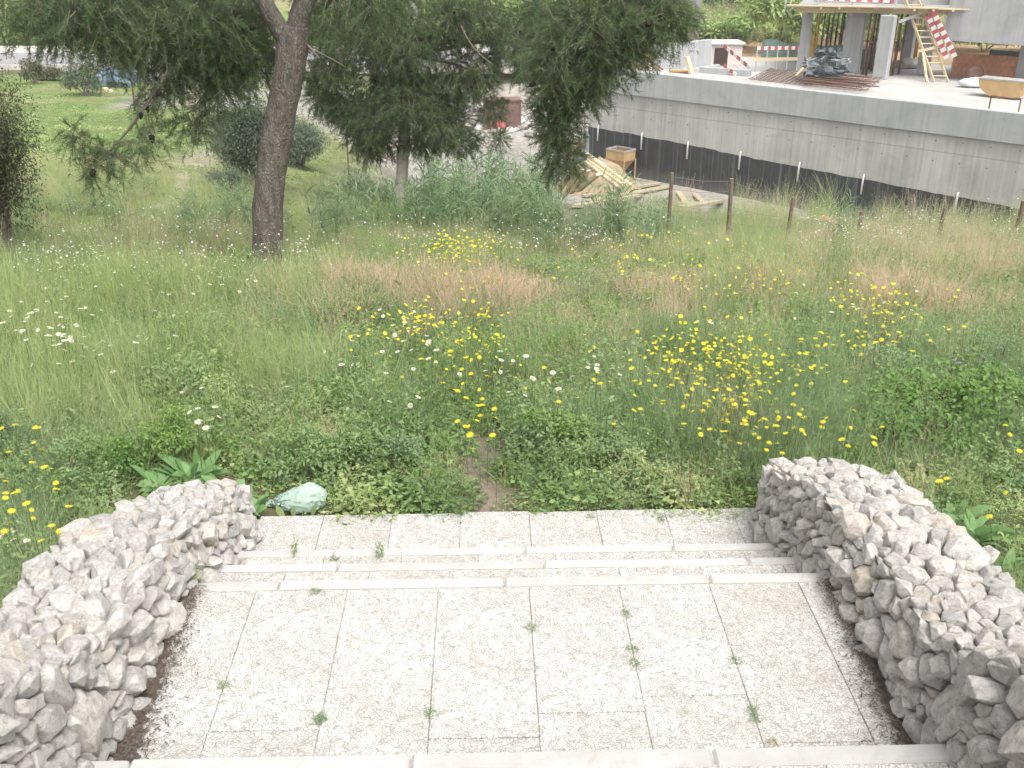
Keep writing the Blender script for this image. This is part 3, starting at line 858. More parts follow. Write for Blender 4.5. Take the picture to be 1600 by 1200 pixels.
mb.box((.31 + (_xs - .31) / 2, .35 + _q / 2, zb - .17), (_xs - .31, _q, .22)); mb.box((_xs + (LT - _xs) / 2, .35 + _qr / 2, zb - .17), (LT - _xs - .002, _qr, .22)); mb.obj("floor_slab", M['slab'], BL)
# formwork tie holes and casting seams
mb = MB()
for i in range(34):
    for z in (2.6, 3.3): mb.box((.6 + i * .93, -.003, z + .02 * math.sin(i * 3)), (.035, .008, .035))
mb.obj("tie_hole", M['dark_int'], BL, kind='stuff')
mb = MB()
mb.box((LT / 2, -.028, zb - .96), (LT, .024, .03)); mb.obj("casting_seam", M['concrete_band'], BL)

zs = zb - .06                                     # slab level in building coordinates
def on_slab(px, py): return loc(at_z(px, py, ZS))
def column(px0, px1, pybase, name="column", mat='concrete_new', h=2.5, deep=.3):
    a, b = on_slab(px0, pybase), on_slab(px1, pybase); c = (a + b) / 2; w = (b - a).length
    mb = MB(); mb.box((c.x, c.y, zs + h / 2), (max(w, .2), deep, h))
    mb.obj(name, M[mat], BL, bevel=.02)
    return c
ZU = 2.45
c1 = column(1246, 1259, 111, h=ZU)
column(1313, 1342, 113, h=ZU, deep=.24)
c2 = column(1364, 1386, 123, h=ZU)
column(1407, 1424, 92, h=ZU)
column(1432, 1450, 116, h=ZU, deep=.24)
column(1586, 1604, 127, h=1.6)
column(1470, 1482, 82, h=1.7)
# upper floor: deck edge with planks, set-back parapet, big hanging wall
e0 = on_slab(1237, 113); e1 = on_slab(1476, 123)
ux = (e1 - e0); ul = ux.length; ua = math.atan2(ux.y, ux.x)
um = (e0 + e1) / 2
RU = Matrix.Rotation(ua, 3, 'Z')
def upper(name, cx, cy, cz, dx, dy, dz, mat, bevel=0.0):
    mb = MB(); c = RU @ Vector((cx, cy, 0)) + e0; mb.box((c.x, c.y, zs + cz), (dx, dy, dz), RU); return mb.obj(name, M[mat], BL, bevel=bevel)
upper("upper_slab", ul / 2, 3.6, ZU + .12, ul + .2, 7.4, .2, 'concrete')
upper("parapet", ul / 2 + .35, .30, ZU + .95, ul - .4, .16, 1.2, 'concrete_new')
for k in range(6):
    w = (ul + .9) / 6
    upper("deck_plank", -.45 + w * (k + .5), -.32 + random.uniform(-.06, .06), ZU + .265 + random.uniform(-.01, .015), w - .02, .55, .05, 'timber')
for k in range(4):
    w = (ul + .2) / 4
    upper("edge_board", -.1 + w * (k + .5), -.13 + random.uniform(-.02, .02), ZU + .10 + random.uniform(-.03, .03), w - .03, .05, .22, 'timber')
for k in range(9):
    upper("joist", .2 + k * ul / 8.5, -.3, ZU + .20, .09, .6, .07, 'timber')
# the deep concrete wall hanging over the right of the slab
g0 = on_slab(1475, 130)
def onplane_y(px, py, yb):
    d = RBI @ Vector(ray(px, py)); o = RBI @ (EYE - BO); t = (yb - o.y) / d.y; return o + d * t
yw = e1.y - 0.35
w0 = onplane_y(1474, 60, yw); w1 = onplane_y(1600, 67, yw)
mb = MB(); mb.box(((w0.x + w0.x + 9) / 2, yw + .15, w1.z + 2.3), (9, .3, 4.6)); mb.obj("hanging_wall", M['concrete_new'], BL, bevel=.02)
mb = MB(); mb.box(((w0.x + w0.x + 9) / 2, yw + .16, w1.z - .04), (8.99, .36, .12)); mb.obj("wall_soffit", M['concrete_band'], BL)
mb = MB(); mb.box((w0.x + 4.5, yw + 3.2, w1.z + .35), (8.9, 5.6, .22)); mb.obj("upper_slab", M['concrete'], BL)
# parapet with low kerb on the far left of the slab
p0, p1 = on_slab(1016, 101), on_slab(1109, 104)
a, b = on_slab(1020, 108), on_slab(1109, 105)
mb = MB(); mb.beam((a.x, a.y, zs + .45), (b.x, b.y, zs + .62), .2, 1.15); mb.obj("screen_wall", M['concrete_new'], BL, bevel=.02)
a, b = on_slab(1092, 113), on_slab(1172, 119)
mb = MB(); mb.beam((a.x, a.y, zs + .12), (b.x, b.y, zs + .12), .3, .28)
a = on_slab(1122, 108); b = on_slab(1080, 115); mb.beam((a.x, a.y, zs + .1), (b.x, b.y, zs + .1), .2, .24)
mb.obj("kerb_upstand", M['concrete_band'], BL, bevel=.02)

def W(p): return BO + RB @ Vector(p)              # building -> world
def SL(px, py, dz=0.0):
    p = at_z(px, py, ZS); return Vector((p[0], p[1], ZS + .005 + dz))
# steel props under the upper floor
props = [(1268, 103, 'rust_yellow', 0), (1272, 100, 'rust_yellow', 0), (1279, 106, 'rust', 0), (1287, 101, 'rust', 0), (1294, 95, 'rust', 0), (1301, 97, 'rust', 0), (1307, 102, 'rust', 0),
         (1311, 92, 'rust', 0), (1348, 116, 'rust', 0), (1353, 119, 'rust', 0), (1357, 108, 'rust', 0), (1361, 112, 'rust', 0), (1390, 112, 'rust_yellow', 0), (1394, 118, 'rust', 0),
         (1398, 104, 'rust', 0), (1404, 116, 'rust', 0), (1427, 96, 'rust_yellow', 0), (1431, 90, 'rust_yellow', 0), (1436, 92, 'rust_yellow', 0), (1376, 96, 'rust', 0), (1334, 92, 'rust', 0)]
for i, (px, py, mt, _) in enumerate(props):
    b = SL(px, py)
    r = empty("steel_prop", b, label=("yellow steel prop standing under the unfinished upper floor" if mt == 'rust_yellow' else "rusty brown steel prop standing under the unfinished upper floor"),
              category="steel prop", group=("yellow props under the upper floor" if mt == 'rust_yellow' else "rusty props under the upper floor"))
    mb = MB(); mb.tube([(0, 0, .02), (0, 0, 1.35)], .045, 6); mb.obj("outer_tube", M[mt], r, smooth=True)
    mb = MB(); mb.tube([(0, 0, 1.3), (.012, 0, ZU - .02)], .033, 6); mb.obj("inner_tube", M[mt], r, smooth=True)
    for x, z, w, t in ((0, .012, .16, .016), (.012, ZU - .012, .16, .016), (0, 1.33, .13, .05)):
        mb = MB(); mb.box((x, 0, z), (w, w, t)); mb.obj("plate" if t < .02 else "collar", M[mt], r)
# plywood sheet leaning on the first column
p = SL(1262, 108)
mb = MB(); q = SL(1273, 108); d = (q - p)
mb.add([p + Vector((0, 0, 0)), q, q + Vector((-.12, .25, 1.0)), p + Vector((.04, .3, 1.6)), p + Vector((0, .04, 0)), q + Vector((0, .04, 0)), q + Vector((-.12, .29, 1.0)), p + Vector((.04, .34, 1.6))],
       [(0, 1, 2, 3), (7, 6, 5, 4), (0, 4, 5, 1), (1, 5, 6, 2), (2, 6, 7, 3), (3, 7, 4, 0)])
mb.obj("plywood_sheet", M['yellow_wood'], label="ochre plywood offcut leaning against the first concrete column", category="plywood")
# ladder
def frame_obj(name, origin, **pr): return empty(name, origin, **pr)
foot_l, foot_r = SL(1459, 128), SL(1481, 128)
top_c = onplane_y(1424, 0, e1.y - .55); top_w = W(top_c)
ld = empty("ladder", (foot_l + foot_r) / 2, label="long timber ladder leaning from the slab to the upper floor", category="ladder")
lo = ld.location.copy()
up = (top_w - lo); up.z = max(up.z, 3.0)
sd = (foot_r - foot_l).normalized(); wdt = (foot_r - foot_l).length
LLEN = up.length * 1.08; un = up.normalized()
for s in (-1, 1):
    mb = MB(); mb.beam(sd * s * wdt / 2, sd * s * wdt / 2 * .92 + un * LLEN, .05, .10); mb.obj("stile", M['timber'], ld)
for k in range(13):
    t = .25 + k * (LLEN - .4) / 12.5
    mb = MB(); mb.beam(-sd * wdt / 2 * .98 + un * t, sd * wdt / 2 * .98 + un * t, .07, .035, up=un); mb.obj("rung", M['timber'], ld)
a = SL(1448, 128)
mb = MB(); mb.beam(a - lo, -sd * wdt / 2 + un * (LLEN * .36), .09, .07); mb.obj("strut", M['timber'], ld)
mb = MB(); mb.beam(-sd * wdt * 1.3 + un * (LLEN * .70) + NRM * .12 - Vector((0, 0, .1)), sd * wdt * 1.1 + un * (LLEN * .80) + NRM * .12, .05, .12); mb.obj("crosspiece", M['galv'], ld)
mb = MB(); mb.beam(-sd * wdt * .8 + un * (LLEN * .34) + NRM * .10, sd * wdt * 1.6 + un * (LLEN * .42) + NRM * .10, .05, .10); mb.obj("crosspiece", M['timber'], ld)
# plank alongside it
mb = MB(); a = lo + sd * .45 + un * 1.9 - NRM * .1; mb.beam(a, a + un * (LLEN * .62) - sd * .25, .16, .05)
mb.obj("plank", M['yellow_wood'], label="ochre plank propped along the ladder", category="plank")
# red and white barrier boards
def striped(name, a, b, w, n, label, cat, group=None, h=.03):
    a, b = Vector(a), Vector(b)
    r = empty(name, a, label=label, category=cat, group=group)
    for k in range(n):
        p, q = (b - a) * (k / n), (b - a) * ((k + 1) / n)
        mb = MB(); mb.beam(p, q, h, w); mb.obj("stripe", M['red' if k % 2 == 0 else 'white'], r)
    return r
for j, (x0, y0, x1, y1) in enumerate(((1450, 24, 1480, 92), (1459, 20, 1492, 89))):
    a, b = W(onplane_y(x0, y0, e1.y - .8)), W(onplane_y(x1, y1, e1.y - .8))
    striped("barrier_board", a, b, .20, 12, ("red and white striped board hung diagonally, next to the ladder" if j == 0 else "red and white striped board hung diagonally, farther from the ladder"), "barrier board", "striped boards by the ladder")
a, b = W(onplane_y(1285, -2, e0.y - .25)), W(onplane_y(1425, 3, e1.y - .25))
striped("safety_rail", a, b, .13, 16, "red and white striped rail along the upper floor edge", "safety rail")
for i, (px, y) in enumerate(((1226, 10), (1234, 10), (1276, 14), (1330, 16), (1378, 18), (1398, 18))):
    a = W(onplane_y(px, 18, e0.y - .2 + (e1.y - e0.y) * (px - 1237) / 240))
    mb = MB(); mb.tube([a - Vector((0, 0, .15)), a + Vector((0, 0, 1.3))], .028, 6)
    mb.obj("rail_post", M['galv'], label="thin grey post on the edge of the upper floor", category="post", group="posts on the upper floor edge")
# guard rails beside the first column
def rail_group(x0, y0, x1, y1, label, posts, striped_top=True):
    a, b = SL(x0, y0), SL(x1, y1)
    r = empty("guard_rail", a, label=label, category="guard rail")
    d = b - a
    for k in range(posts):
        t = k / (posts - 1); mb = MB(); mb.tube([d * t, d * t + Vector((0, 0, 1.05))], .03, 6); mb.obj("post", M['galv'], r)
    n = 12
    for k in range(n):
        mb = MB(); z = Vector((0, 0, .95)); o = NRM * .04; mb.beam(d * (k / n) + z + o, d * ((k + 1) / n) + z + o, .03, .14); mb.obj("stripe", M['red' if k % 2 else 'white'], r)
    mb = MB(); z = Vector((0, 0, .50)) + NRM * .045; mb.beam(d * -.05 + z, d * 1.02 + z, .03, .14); mb.obj("board", M['timber'], r)
rail_group(1180, 112, 1244, 111, "waist-high guard rail with striped top board beside the first column", 5)
a, b = SL(1128, 107, .95), SL(1172, 117, .25); striped("barrier_board", a, b, .16, 8, "red and white striped board slanting down behind the low kerb", "barrier board")
a, b = SL(1130, 116, .35), SL(1150, 119, .05); striped("barrier_board", a, b, .14, 4, "short red and white board lying by the low kerb", "barrier board")
# green debris netting behind
a, b = on_slab(1145, 104), on_slab(1250, 101)
mb = MB(); vs, fs = [], []
a, b = W((a.x - .6, _q + .2, zs - .25)), W((b.x + 3.5, _q + .2, zs - .25))
for i in range(31):
    p = a.lerp(b, i / 30) + NRM * .06 * math.sin(i * 1.3); vs += [p, p + Vector((0, 0, 1.1 + .06 * math.sin(i * .7))), p + NRM * .01, p + NRM * .01 + Vector((0, 0, 1.1 + .06 * math.sin(i * .7)))]
for i in range(30): fs += [(4 * i, 4 * i + 4, 4 * i + 5, 4 * i + 1), (4 * i + 2, 4 * i + 3, 4 * i + 7, 4 * i + 6), (4 * i + 1, 4 * i + 5, 4 * i + 7, 4 * i + 3)]
mb.add(vs, fs); mb.obj("debris_net", M['net'], label="dark green site netting stretched behind the slab", category="netting")
# small white cabin
p = SL(1133, 104); cb = empty("site_cabin", p, label="small white site cabin with a dark doorway behind the screen wall", category="cabin")
mb = MB(); mb.box((0, .8, .45), (1.5, 1.2, .9)); mb.obj("wall", M['plaster'], cb)
mb = MB(); mb.box((0, .78, .95), (1.7, 1.4, .10)); mb.obj("roof", M['white_sack'], cb, bevel=.03)
mb = MB(); mb.box((-.18, .19, .40), (.6, .03, .74)); mb.obj("doorway", M['dark_int'], cb)
# rebar: bundle at the far end of the wall, mats on the slab
rb = empty("rebar_bundle", SL(985, 108), label="bundle of rusty reinforcing bars leaning over the wall end", category="rebar")
for k in range(22):
    a = SL(972 + k * 2.0, 108 + k * .12); b = a + DIRW * (-1.0 - random.uniform(0, .5)) + Vector((0, 0, random.uniform(.45, .85))) - NRM * .5
    a2 = a + DIRW * .7 - NRM * .15
    mb = MB(); mb.tube([a2 - rb.location + Vector((0, 0, .02 + random.uniform(0, .12))), b - rb.location], .022, 5); mb.obj("bar", M['rust' if k % 3 else 'timber'], rb)
def mat_of_bars(name, x0, y0, x1, y1, x2, y2, nx, ny, label, z=.06):
    a, b, c = SL(x0, y0, z), SL(x1, y1, z), SL(x2, y2, z)
    r = empty(name, a, label=label, category="rebar mesh"); u, v = b - a, c - a
    for k in range(nx):
        mb = MB(); o = v * (k / (nx - 1)); j = u.normalized() * random.uniform(-.1, .1); mb.tube([o + j, o + u + j], .016, 4); mb.obj("bar", M['rust'], r)
    for k in range(ny):
        mb = MB(); o = u * (k / (ny - 1)); mb.tube([o + Vector((0, 0, .03)), o + v + Vector((0, 0, .03))], .016, 4); mb.obj("bar", M['rust'], r)
mat_of_bars("rebar_mesh", 1172, 126, 1262, 137, 1205, 110, 12, 14, "rusty reinforcing mesh lying on the slab in front of the guard rail")
mat_of_bars("rebar_mesh", 1258, 138, 1352, 147, 1290, 118, 11, 12, "rusty reinforcing mesh lying under the dark sacks", .10)
a = SL(1262, 124, .16)
rb2 = empty("rebar_bundle", a, label="long rusty bars stacked under the grey sacks on the slab", category="rebar")
for k in range(16):
    p = SL(1254, 122 + k * 1.0, .2 + .05 * (k % 3)); q = SL(1340 + random.uniform(-3, 34), 128 + k * 1.25, .15 + .05 * (k % 3))
    mb = MB(); mb.tube([p - a, q - a], .022, 5); mb.obj("bar", M['rust'], rb2)
# sacks and tarpaulin on top
def lump(name, c, d, mat, seed, parent=None, flat=.0, amp=.22, sub=3, **pr):
    bm = bmesh.new(); bmesh.ops.create_icosphere(bm, subdivisions=sub, radius=1.0)
    from mathutils import noise as mn
    for v in bm.verts:
        p = v.co.copy(); n = mn.noise(p * 1.3 + Vector((seed, seed * 2, 0))) * amp + mn.noise(p * 3.7 + Vector((seed, 0, seed))) * amp * .45
        q = p * (1 + n); q = Vector((q.x * d[0] / 2, q.y * d[1] / 2, q.z * d[2] / 2))
        if q.z < -d[2] * .33: q.z = -d[2] * .33
        v.co = q + Vector(c)
    me = bpy.data.meshes.new(name); bm.to_mesh(me); bm.free(); me.materials.append(M[mat])
    me.polygons.foreach_set("use_smooth", [True] * len(me.polygons))
    return put(bpy.data.objects.new(name, me), parent, **pr)
def crumple(o, amp, freq, seed):
    from mathutils import noise as mn
    for v in o.data.vertices:
        p = v.co * freq + Vector((seed, seed, 0))
        r = (abs(mn.noise(p)) + .5 * abs(mn.noise(p * 2.3)) + .3 * abs(mn.noise(p * 5.1)))
        v.co += v.normal * (-r) * amp
    o.data.polygons.foreach_set("use_smooth", [False] * len(o.data.polygons)); o.data.update()
for (px, py, dz, d, mat, lab) in ((1270, 128, .72, (1.05, .7, .48), 'tarp_grey', "grey sack, left one of the heap on the rebar"), (1302, 129, .72, (1.1, .7, .5), 'tarp_grey', "grey sack, right one of the heap on the rebar"),
                            (1288, 127, 1.06, (1.0, .6, .42), 'tarp_dark', "dark green tarpaulin crumpled on top of the grey sacks"), (1290, 131, .42, (1.6, .8, .42), 'tarp_dark', "dark tarpaulin spread beneath the grey sacks")):
    c = SL(px, py, dz); _o = lump("sack" if 'sack,' in lab else "tarpaulin", c, d, mat, px * .13, amp=.25, sub=4, label=lab, category="sack" if 'sack,' in lab else "tarpaulin"); crumple(_o, .22, 3.2, px * .07)
mb = MB(); mb.beam(SL(1243, 124, .12), SL(1262, 121, .62), .10, .06); mb.obj("plank", M['timber'], label="pale plank propped against the grey sacks", category="plank")
mb = MB(); mb.beam(SL(1082, 116, -.1), SL(1082, 116, -.1) + DIRW * -.35 + Vector((0, 0, .78)), .22, .12); mb.obj("timber_block", M['timber'], label="thick timber block standing tilted on the wall top", category="timber")
mb = MB(); mb.beam(SL(1047, 112, .06), SL(1076, 114, .06), .3, .06); mb.obj("board", M['yellow_wood'], label="reddish board lying beside the tilted timber block", category="board")
# low hollow-brick wall under the hanging wall
a, b = on_slab(1484, 119), on_slab(1586, 126)
bw = empty("brick_wall", W((a.x, a.y, zs)), label="low wall of orange hollow bricks under the hanging concrete wall", category="brick wall")
u = W((b.x, b.y, zs)) - bw.location; L = u.length; u.normalize()
nb_, cs = 10, 5; bl, bh = L / nb_, .19
bme = None
for r in range(cs):
    for k in range(nb_):
        mb = MB(); c = u * (bl * (k + .5 + (.5 if r % 2 else 0) * .9)) + Vector((0, 0, bh * (r + .5)))
        if (c - u * (L)).dot(u) > 0: continue
        mb.beam(u * (-bl / 2 + .012), u * (bl / 2 - .012), .15, bh - .018)
        o = mb.obj("brick", M['brick'], bw) if bme is None else put(bpy.data.objects.new("brick", bme), bw)
        bme = bme or o.data; o.location = c
mb = MB(); mb.beam(u * .02 + Vector((0, 0, .47)), u * (L - .04) + Vector((0, 0, .47)), .12, .92); mb.obj("mortar", M['mortar'], bw)
lump("brick_stack", SL(1521, 127, .3), (.75, .4, .62), 'rust', 3.3, amp=.05, label="small dark stack of rusty scrap before the brick wall", category="scrap stack")
# mixing tub, sack and steel trestle near the front edge
t0 = SL(1565, 152)
tb = empty("mortar_tub", t0, label="ochre rounded mortar tub tipped on the slab edge", category="mortar tub")
mb = MB(); vs, fs = [], []; n = 20; wv = 1.15
prof = [(-.82, .62), (-.76, .40), (-.6, .2), (-.36, .06), (0, .0), (.38, .02), (.7, .1), (.8, .5), (.82, .66)]
for s in (-1, 1):
    for x, z in prof: vs.append((x, s * .35, z))
m_ = len(prof)
for i in range(m_ - 1): fs.append((i, i + 1, m_ + i + 1, m_ + i))
fs.append(tuple(range(m_ - 1, -1, -1))); fs.append(tuple(range(m_, 2 * m_)))
mb.add([RB @ Vector(v) for v in vs], fs); mb.obj("body", M['tub'], tb)
mb = MB(); mb.box(RB @ Vector((0, 0, .63)), (1.66, .73, .05), RB); mb.obj("rim", M['tub_edge'], tb)
lump("sack", SL(1522, 136, .15), (1.25, .6, .4), 'white_sack', 8.1, label="white sack slumped on the slab beside the mortar tub", category="sack")
tr = empty("steel_trestle", SL(1568, 170), label="thin rusty steel trestle frame at the slab edge", category="trestle")
P = [SL(1545, 170), SL(1591, 176)]; o_ = tr.location
for p in P:
    mb = MB(); mb.tube([p - o_, p - o_ + Vector((0, 0, .42))], .025, 6); mb.obj("leg", M['rust'], tr)
mb = MB(); mb.tube([P[0] - o_ + Vector((0, 0, .42)), P[1] - o_ + Vector((0, 0, .42))], .028, 6); mb.obj("top_bar", M['rust'], tr)
# stuff at the back of the slab
for i, (px, py, d, m_, lab, nm) in enumerate(((1418, 106, (1.4, .8, .5), 'rubble', "pale heap of offcuts between the back columns", "offcut_heap"), (1346, 104, (1.0, .6, .35), 'white_sack', "white sack behind the double column", "sack"))):
    lump(nm, SL(px, py, d[2] * .3), d, m_, i + 5.2, label=lab, category=nm.replace('_', ' '))
lump("bag", SL(1382, 104, 1.15) - NRM * -.4, (.35, .3, 1.0), 'tarp_dark', 2.2, label="dark bag hanging beside the front column", category="bag")
mb = MB(); a = W((w0.x + .3, _qr + .3, zs - .0)); b = W((w0.x + 8, _qr + .3, zs)); mb.beam(a + Vector((0, 0, .55)), b + Vector((0, 0, .55)), .2, .5); mb.obj("blue_panel", M['tarp_grey'], label="blue-grey panel standing behind the brick wall", category="panel")
mb = MB(); a = W((w0.x + 3.3, _qr + 4, zs)); mb.box(a + Vector((0, 0, .8)), (2.6, 1.5, 2.2), RB); mb.obj("parked_van_shell", M['shed'], label="brown cabin seen below the hanging wall", category="cabin")

# ------------------------------------------------------------------ concrete skip, planks and rubble below the wall
hp = on_ground(968, 279); HP = v3(hp)
hz = HP.z
sk = empty("concrete_skip", HP, label="ochre concrete skip, funnel on four legs, by the bitumen wall", category="concrete skip")
mb = MB(); hw, ht = .50, 1.28
top = [RB @ Vector((x * hw, y * hw * .8, ht)) for x, y in ((-1, -1), (1, -1), (1, 1), (-1, 1))]
mid = [RB @ Vector((x * hw, y * hw * .8, ht - .42)) for x, y in ((-1, -1), (1, -1), (1, 1), (-1, 1))]
low = [RB @ Vector((x * .11, y * .11, .25)) for x, y in ((-1, -1), (1, -1), (1, 1), (-1, 1))]
inn = [p * .96 + Vector((0, 0, .05 - .01)) for p in mid]
fs = []
for k in range(4):
    j = (k + 1) % 4; fs += [(k, j, 4 + j, 4 + k), (4 + k, 4 + j, 8 + j, 8 + k)]
fs += [(8, 9, 10, 11)]
mb.add(top + mid + low, fs); mb.obj("hopper", M['tub'], sk)
mb = MB()
for k in range(4): mb.beam(top[k], top[(k + 1) % 4], .05, .07)
mb.obj("rim", M['tub_edge'], sk)
for k in range(4):
    x, y = ((-1, -1), (1, -1), (1, 1), (-1, 1))[k]
    mb = MB(); mb.beam(RB @ Vector((x * hw * 1.02, y * hw * .82, 0)), mid[k] * 1.03, .05, .05); mb.obj("leg", M['tub'], sk)
mb = MB(); mb.tube([low[0] * .5 + Vector((0, 0, .25 * .5)), low[0] * .5 + Vector((0, 0, .02))], .07, 8); mb.obj("spout", M['tub'], sk)

# sandy heap and the boards thrown over it
def mound(name, px, py, rx, ry, h, mat, seed, **pr):
    c = v3(on_ground(px, py)); n = 22; vs, fs = [], []
    for i in range(n + 1):
        for j in range(n + 1):
            u, v = 2 * i / n - 1, 2 * j / n - 1; r = min(1, math.hypot(u, v))
            x, y = c.x + u * rx, c.y + v * ry
            z = gz(x, y) - .06 + h * (1 - r) ** .8 * (.75 + .5 * float(fbm(x, y, .5, seed)))
            vs.append((x, y, z))
    for i in range(n):
        for j in range(n): a = i * (n + 1) + j; fs.append((a, a + n + 1, a + n + 2, a + 1))
    mb = MB(); mb.add(vs, fs); mb.obj(name, M[mat], smooth=True, **pr); return c
mound("earth_heap", 935, 296, 1.9, 1.4, 1.5, 'earth', 3, label="sandy earth heap under the thrown boards", category="earth heap")
def board(p0, p1, w, th, mat, lab, name="plank", lift0=.05, lift1=.05, yoff=0.0, group=None, up=(0, 0, 1)):
    """a board between two sight lines, resting at the given heights over the ground of the plank yard (y about 32 m)"""
    a = v3(at_y(p0[0], p0[1], 32.0 + yoff)); b = v3(at_y(p1[0], p1[1], 31.3 + yoff))
    mb = MB(); mb.beam(a, b, w, th, up=up); return mb.obj(name, M[mat], label=lab, category="plank" if name == "plank" else name.replace('_', ' '), group=group)
G = "boards on the earth heap below the wall"
for i, (p0, p1, w, th, lab, yo) in enumerate((
    ((916, 240), (988, 291), .20, .07, "topmost of the parallel boards slanting down the heap's right side", .1),
    ((918, 249), (978, 292), .18, .07, "middle of the parallel boards slanting down the heap's right side", 0),
    ((914, 252), (966, 293), .18, .07, "lowest of the parallel boards slanting down the heap's right side", -.1),
    ((903, 298), (935, 272), .22, .10, "short thick beam leaning on the front of the heap", -.5),
    ((873, 300), (902, 258), .16, .06, "grey-white board, leftmost of those leaning on the heap", -.2),
    ((880, 308), (910, 265), .16, .06, "pale board leaning on the heap, second from its left end", -.4),
    ((893, 302), (920, 266), .16, .06, "pale board leaning on the heap beside the thick beam", -.3))):
    board(p0, p1, w, th, 'timber', lab, yoff=yo, group=G)
for i, (p0, p1, w, th, lab) in enumerate((
    ((912, 306), (1030, 286), .26, .07, "long plank lying foremost across the heap's foot, upper of the pair"),
    ((918, 315), (1046, 291), .26, .07, "long plank lying across the heap's foot, lower of the pair"),
    ((900, 322), (1000, 305), .24, .07, "plank half hidden by reeds below the long pair"),
    ((1062, 325), (1126, 314), .34, .08, "wide pale plank lying alone right of the first fence post"),
    ((1056, 318), (1098, 317), .2, .07, "narrow grey plank behind the wide pale plank"),
    ((1085, 303), (1098, 316), .22, .06, "short board lying crosswise behind the wide pale plank"),
    ((1060, 300), (1072, 318), .22, .06, "short pale board lying crosswise by the fence post"),
    ((1246, 343), (1288, 346), .22, .07, "grey board lying in weeds before the bitumen wall"))):
    a = v3(on_ground(*p0, dz=.10)); b = v3(on_ground(*p1, dz=.10))
    mb = MB(); mb.beam(a, b, w, th); mb.obj("plank", M['timber'], label=lab, category="plank")
sh = [v3(at_y(*q, 32.6)) for q in ((862, 282), (866, 268), (914, 235), (920, 243))]
mb = MB(); nrm_ = Vector((0, .04, .02)); mb.add(sh + [p + nrm_ for p in sh], [(0, 1, 2, 3), (7, 6, 5, 4), (0, 4, 5, 1), (1, 5, 6, 2), (2, 6, 7, 3), (3, 7, 4, 0)])
mb.obj("sheet_panel", M['grey_sheet'], label="dark grey sheet panel leaning over the plank heap", category="panel")
mb = MB(); a = v3(at_y(916, 222, 33.2)); mb.box(a - Vector((0, 0, .5)), (.10, 1.0, 1.6)); mb.obj("sheet_panel", M['grey_sheet'], label="narrow dark board standing upright behind the plank heap", category="panel")
mound("earth_heap", 905, 236, .9, .9, .7, 'earth', 9, label="small tan earth heap at the corner of the bitumen wall", category="earth heap")
mound("brick_scraps", 1285, 350, .45, .35, .22, 'brick', 4, label="orange brick scraps heaped in weeds behind the fence", category="rubble heap")

# rubble, scrap and containers behind the pines
def rubble(name, spots, n, rr, mat, label, cat, seed):
    r2 = np.random.default_rng(seed); bm = bmesh.new()
    for k in range(n):
        px, py, sx, sy = spots[k % len(spots)]
        c = on_ground(px + r2.normal(0, sx), py + abs(r2.normal(0, sy)) * -1)
        R = r2.uniform(*rr)
        pts = [Vector((r2.normal(), r2.normal(), r2.normal())).normalized() for _ in range(9)]
        vs = [bm.verts.new(v3(c) + Vector((p.x * R * 1.3, p.y * R, p.z * R * .7 + R * .35))) for p in pts]
        ret = bmesh.ops.convex_hull(bm, input=vs); bmesh.ops.delete(bm, geom=[e for e in set(ret['geom_interior'] + ret['geom_unused']) if isinstance(e, bmesh.types.BMVert)], context='VERTS')
    me = bpy.data.meshes.new(name); bm.to_mesh(me); bm.free(); me.materials.append(M[mat])
    put(bpy.data.objects.new(name, me), None, kind='stuff', label=label, category=cat)
rubble("rubble", [(700, 215, 40, 10), (840, 205, 25, 8), (760, 200, 50, 16), (870, 170, 18, 20)], 420, (.08, .36), 'rubble', "pale rubble strewn over the site behind the reeds", "rubble", 5)
rubble("rubble", [(250, 130, 40, 10), (310, 150, 30, 12), (340, 175, 20, 10), (270, 115, 60, 10)], 380, (.06, .30), 'rubble', "pale rubble and scrap heaped at the far end of the lawn", "rubble", 6)
p = v3(on_ground(785, 204)); ct = empty("scrap_container", p, label="rusty brown steel container behind the hanging pine branch", category="container")
mb = MB(); mb.box((0, .9, .7), (1.9, 1.6, 1.4)); mb.obj("body", M['shed'], ct)
for k in range(8):
    mb = MB(); mb.box((-.9 + k * .257, .08, .7), (.07, .05, 1.3)); mb.obj("rib", M['shed'], ct)
mb = MB(); mb.box((0, .1, 1.42), (2.0, .12, .10)); mb.obj("rim", M['rust'], ct)
for i, (px, py, mt, lab) in enumerate(((783, 205, 'red', "orange-red plastic barrier piece on the rubble"), (868, 160, 'red', "orange net scrap hanging behind the pine branch"), (880, 160, 'rust_yellow', "yellow scrap beside the orange net scrap"))):
    c = v3(on_ground(px, py)); lump("scrap", c + Vector((0, 0, .25)), (.6, .4, .5), mt, i * 3.1, label=lab, category="scrap")
for i, (px, py, d, mt, lab) in enumerate(((172, 134, (1.2, .8, 1.0), 'blue_tarp', "blue tarpaulin bundle, leftmost at the lawn's end"), (190, 136, (1.3, .9, 1.2), 'blue_tarp', "blue tarpaulin bundle, middle one at the lawn's end"), (207, 130, (.9, .7, 1.0), 'blue_tarp', "bright blue tarpaulin bundle next to the rubble"),
                                          (730, 226, (1.2, .8, .5), 'white_sack', "white plastic sheet crumpled behind the reeds"), (806, 196, (1.3, .8, .6), 'white_sack', "white plastic heap beside the rusty container"), (680, 222, (1.0, .6, .4), 'white_sack', "small white plastic scrap left of the reeds"))):
    c = v3(on_ground(px, py)); lump("tarpaulin" if 'tarp' in mt else "plastic_sheet", c + Vector((0, 0, d[2] * .3)), d, mt, i * 2.7 + 1, label=lab, category="tarpaulin" if 'tarp' in mt else "plastic sheet")
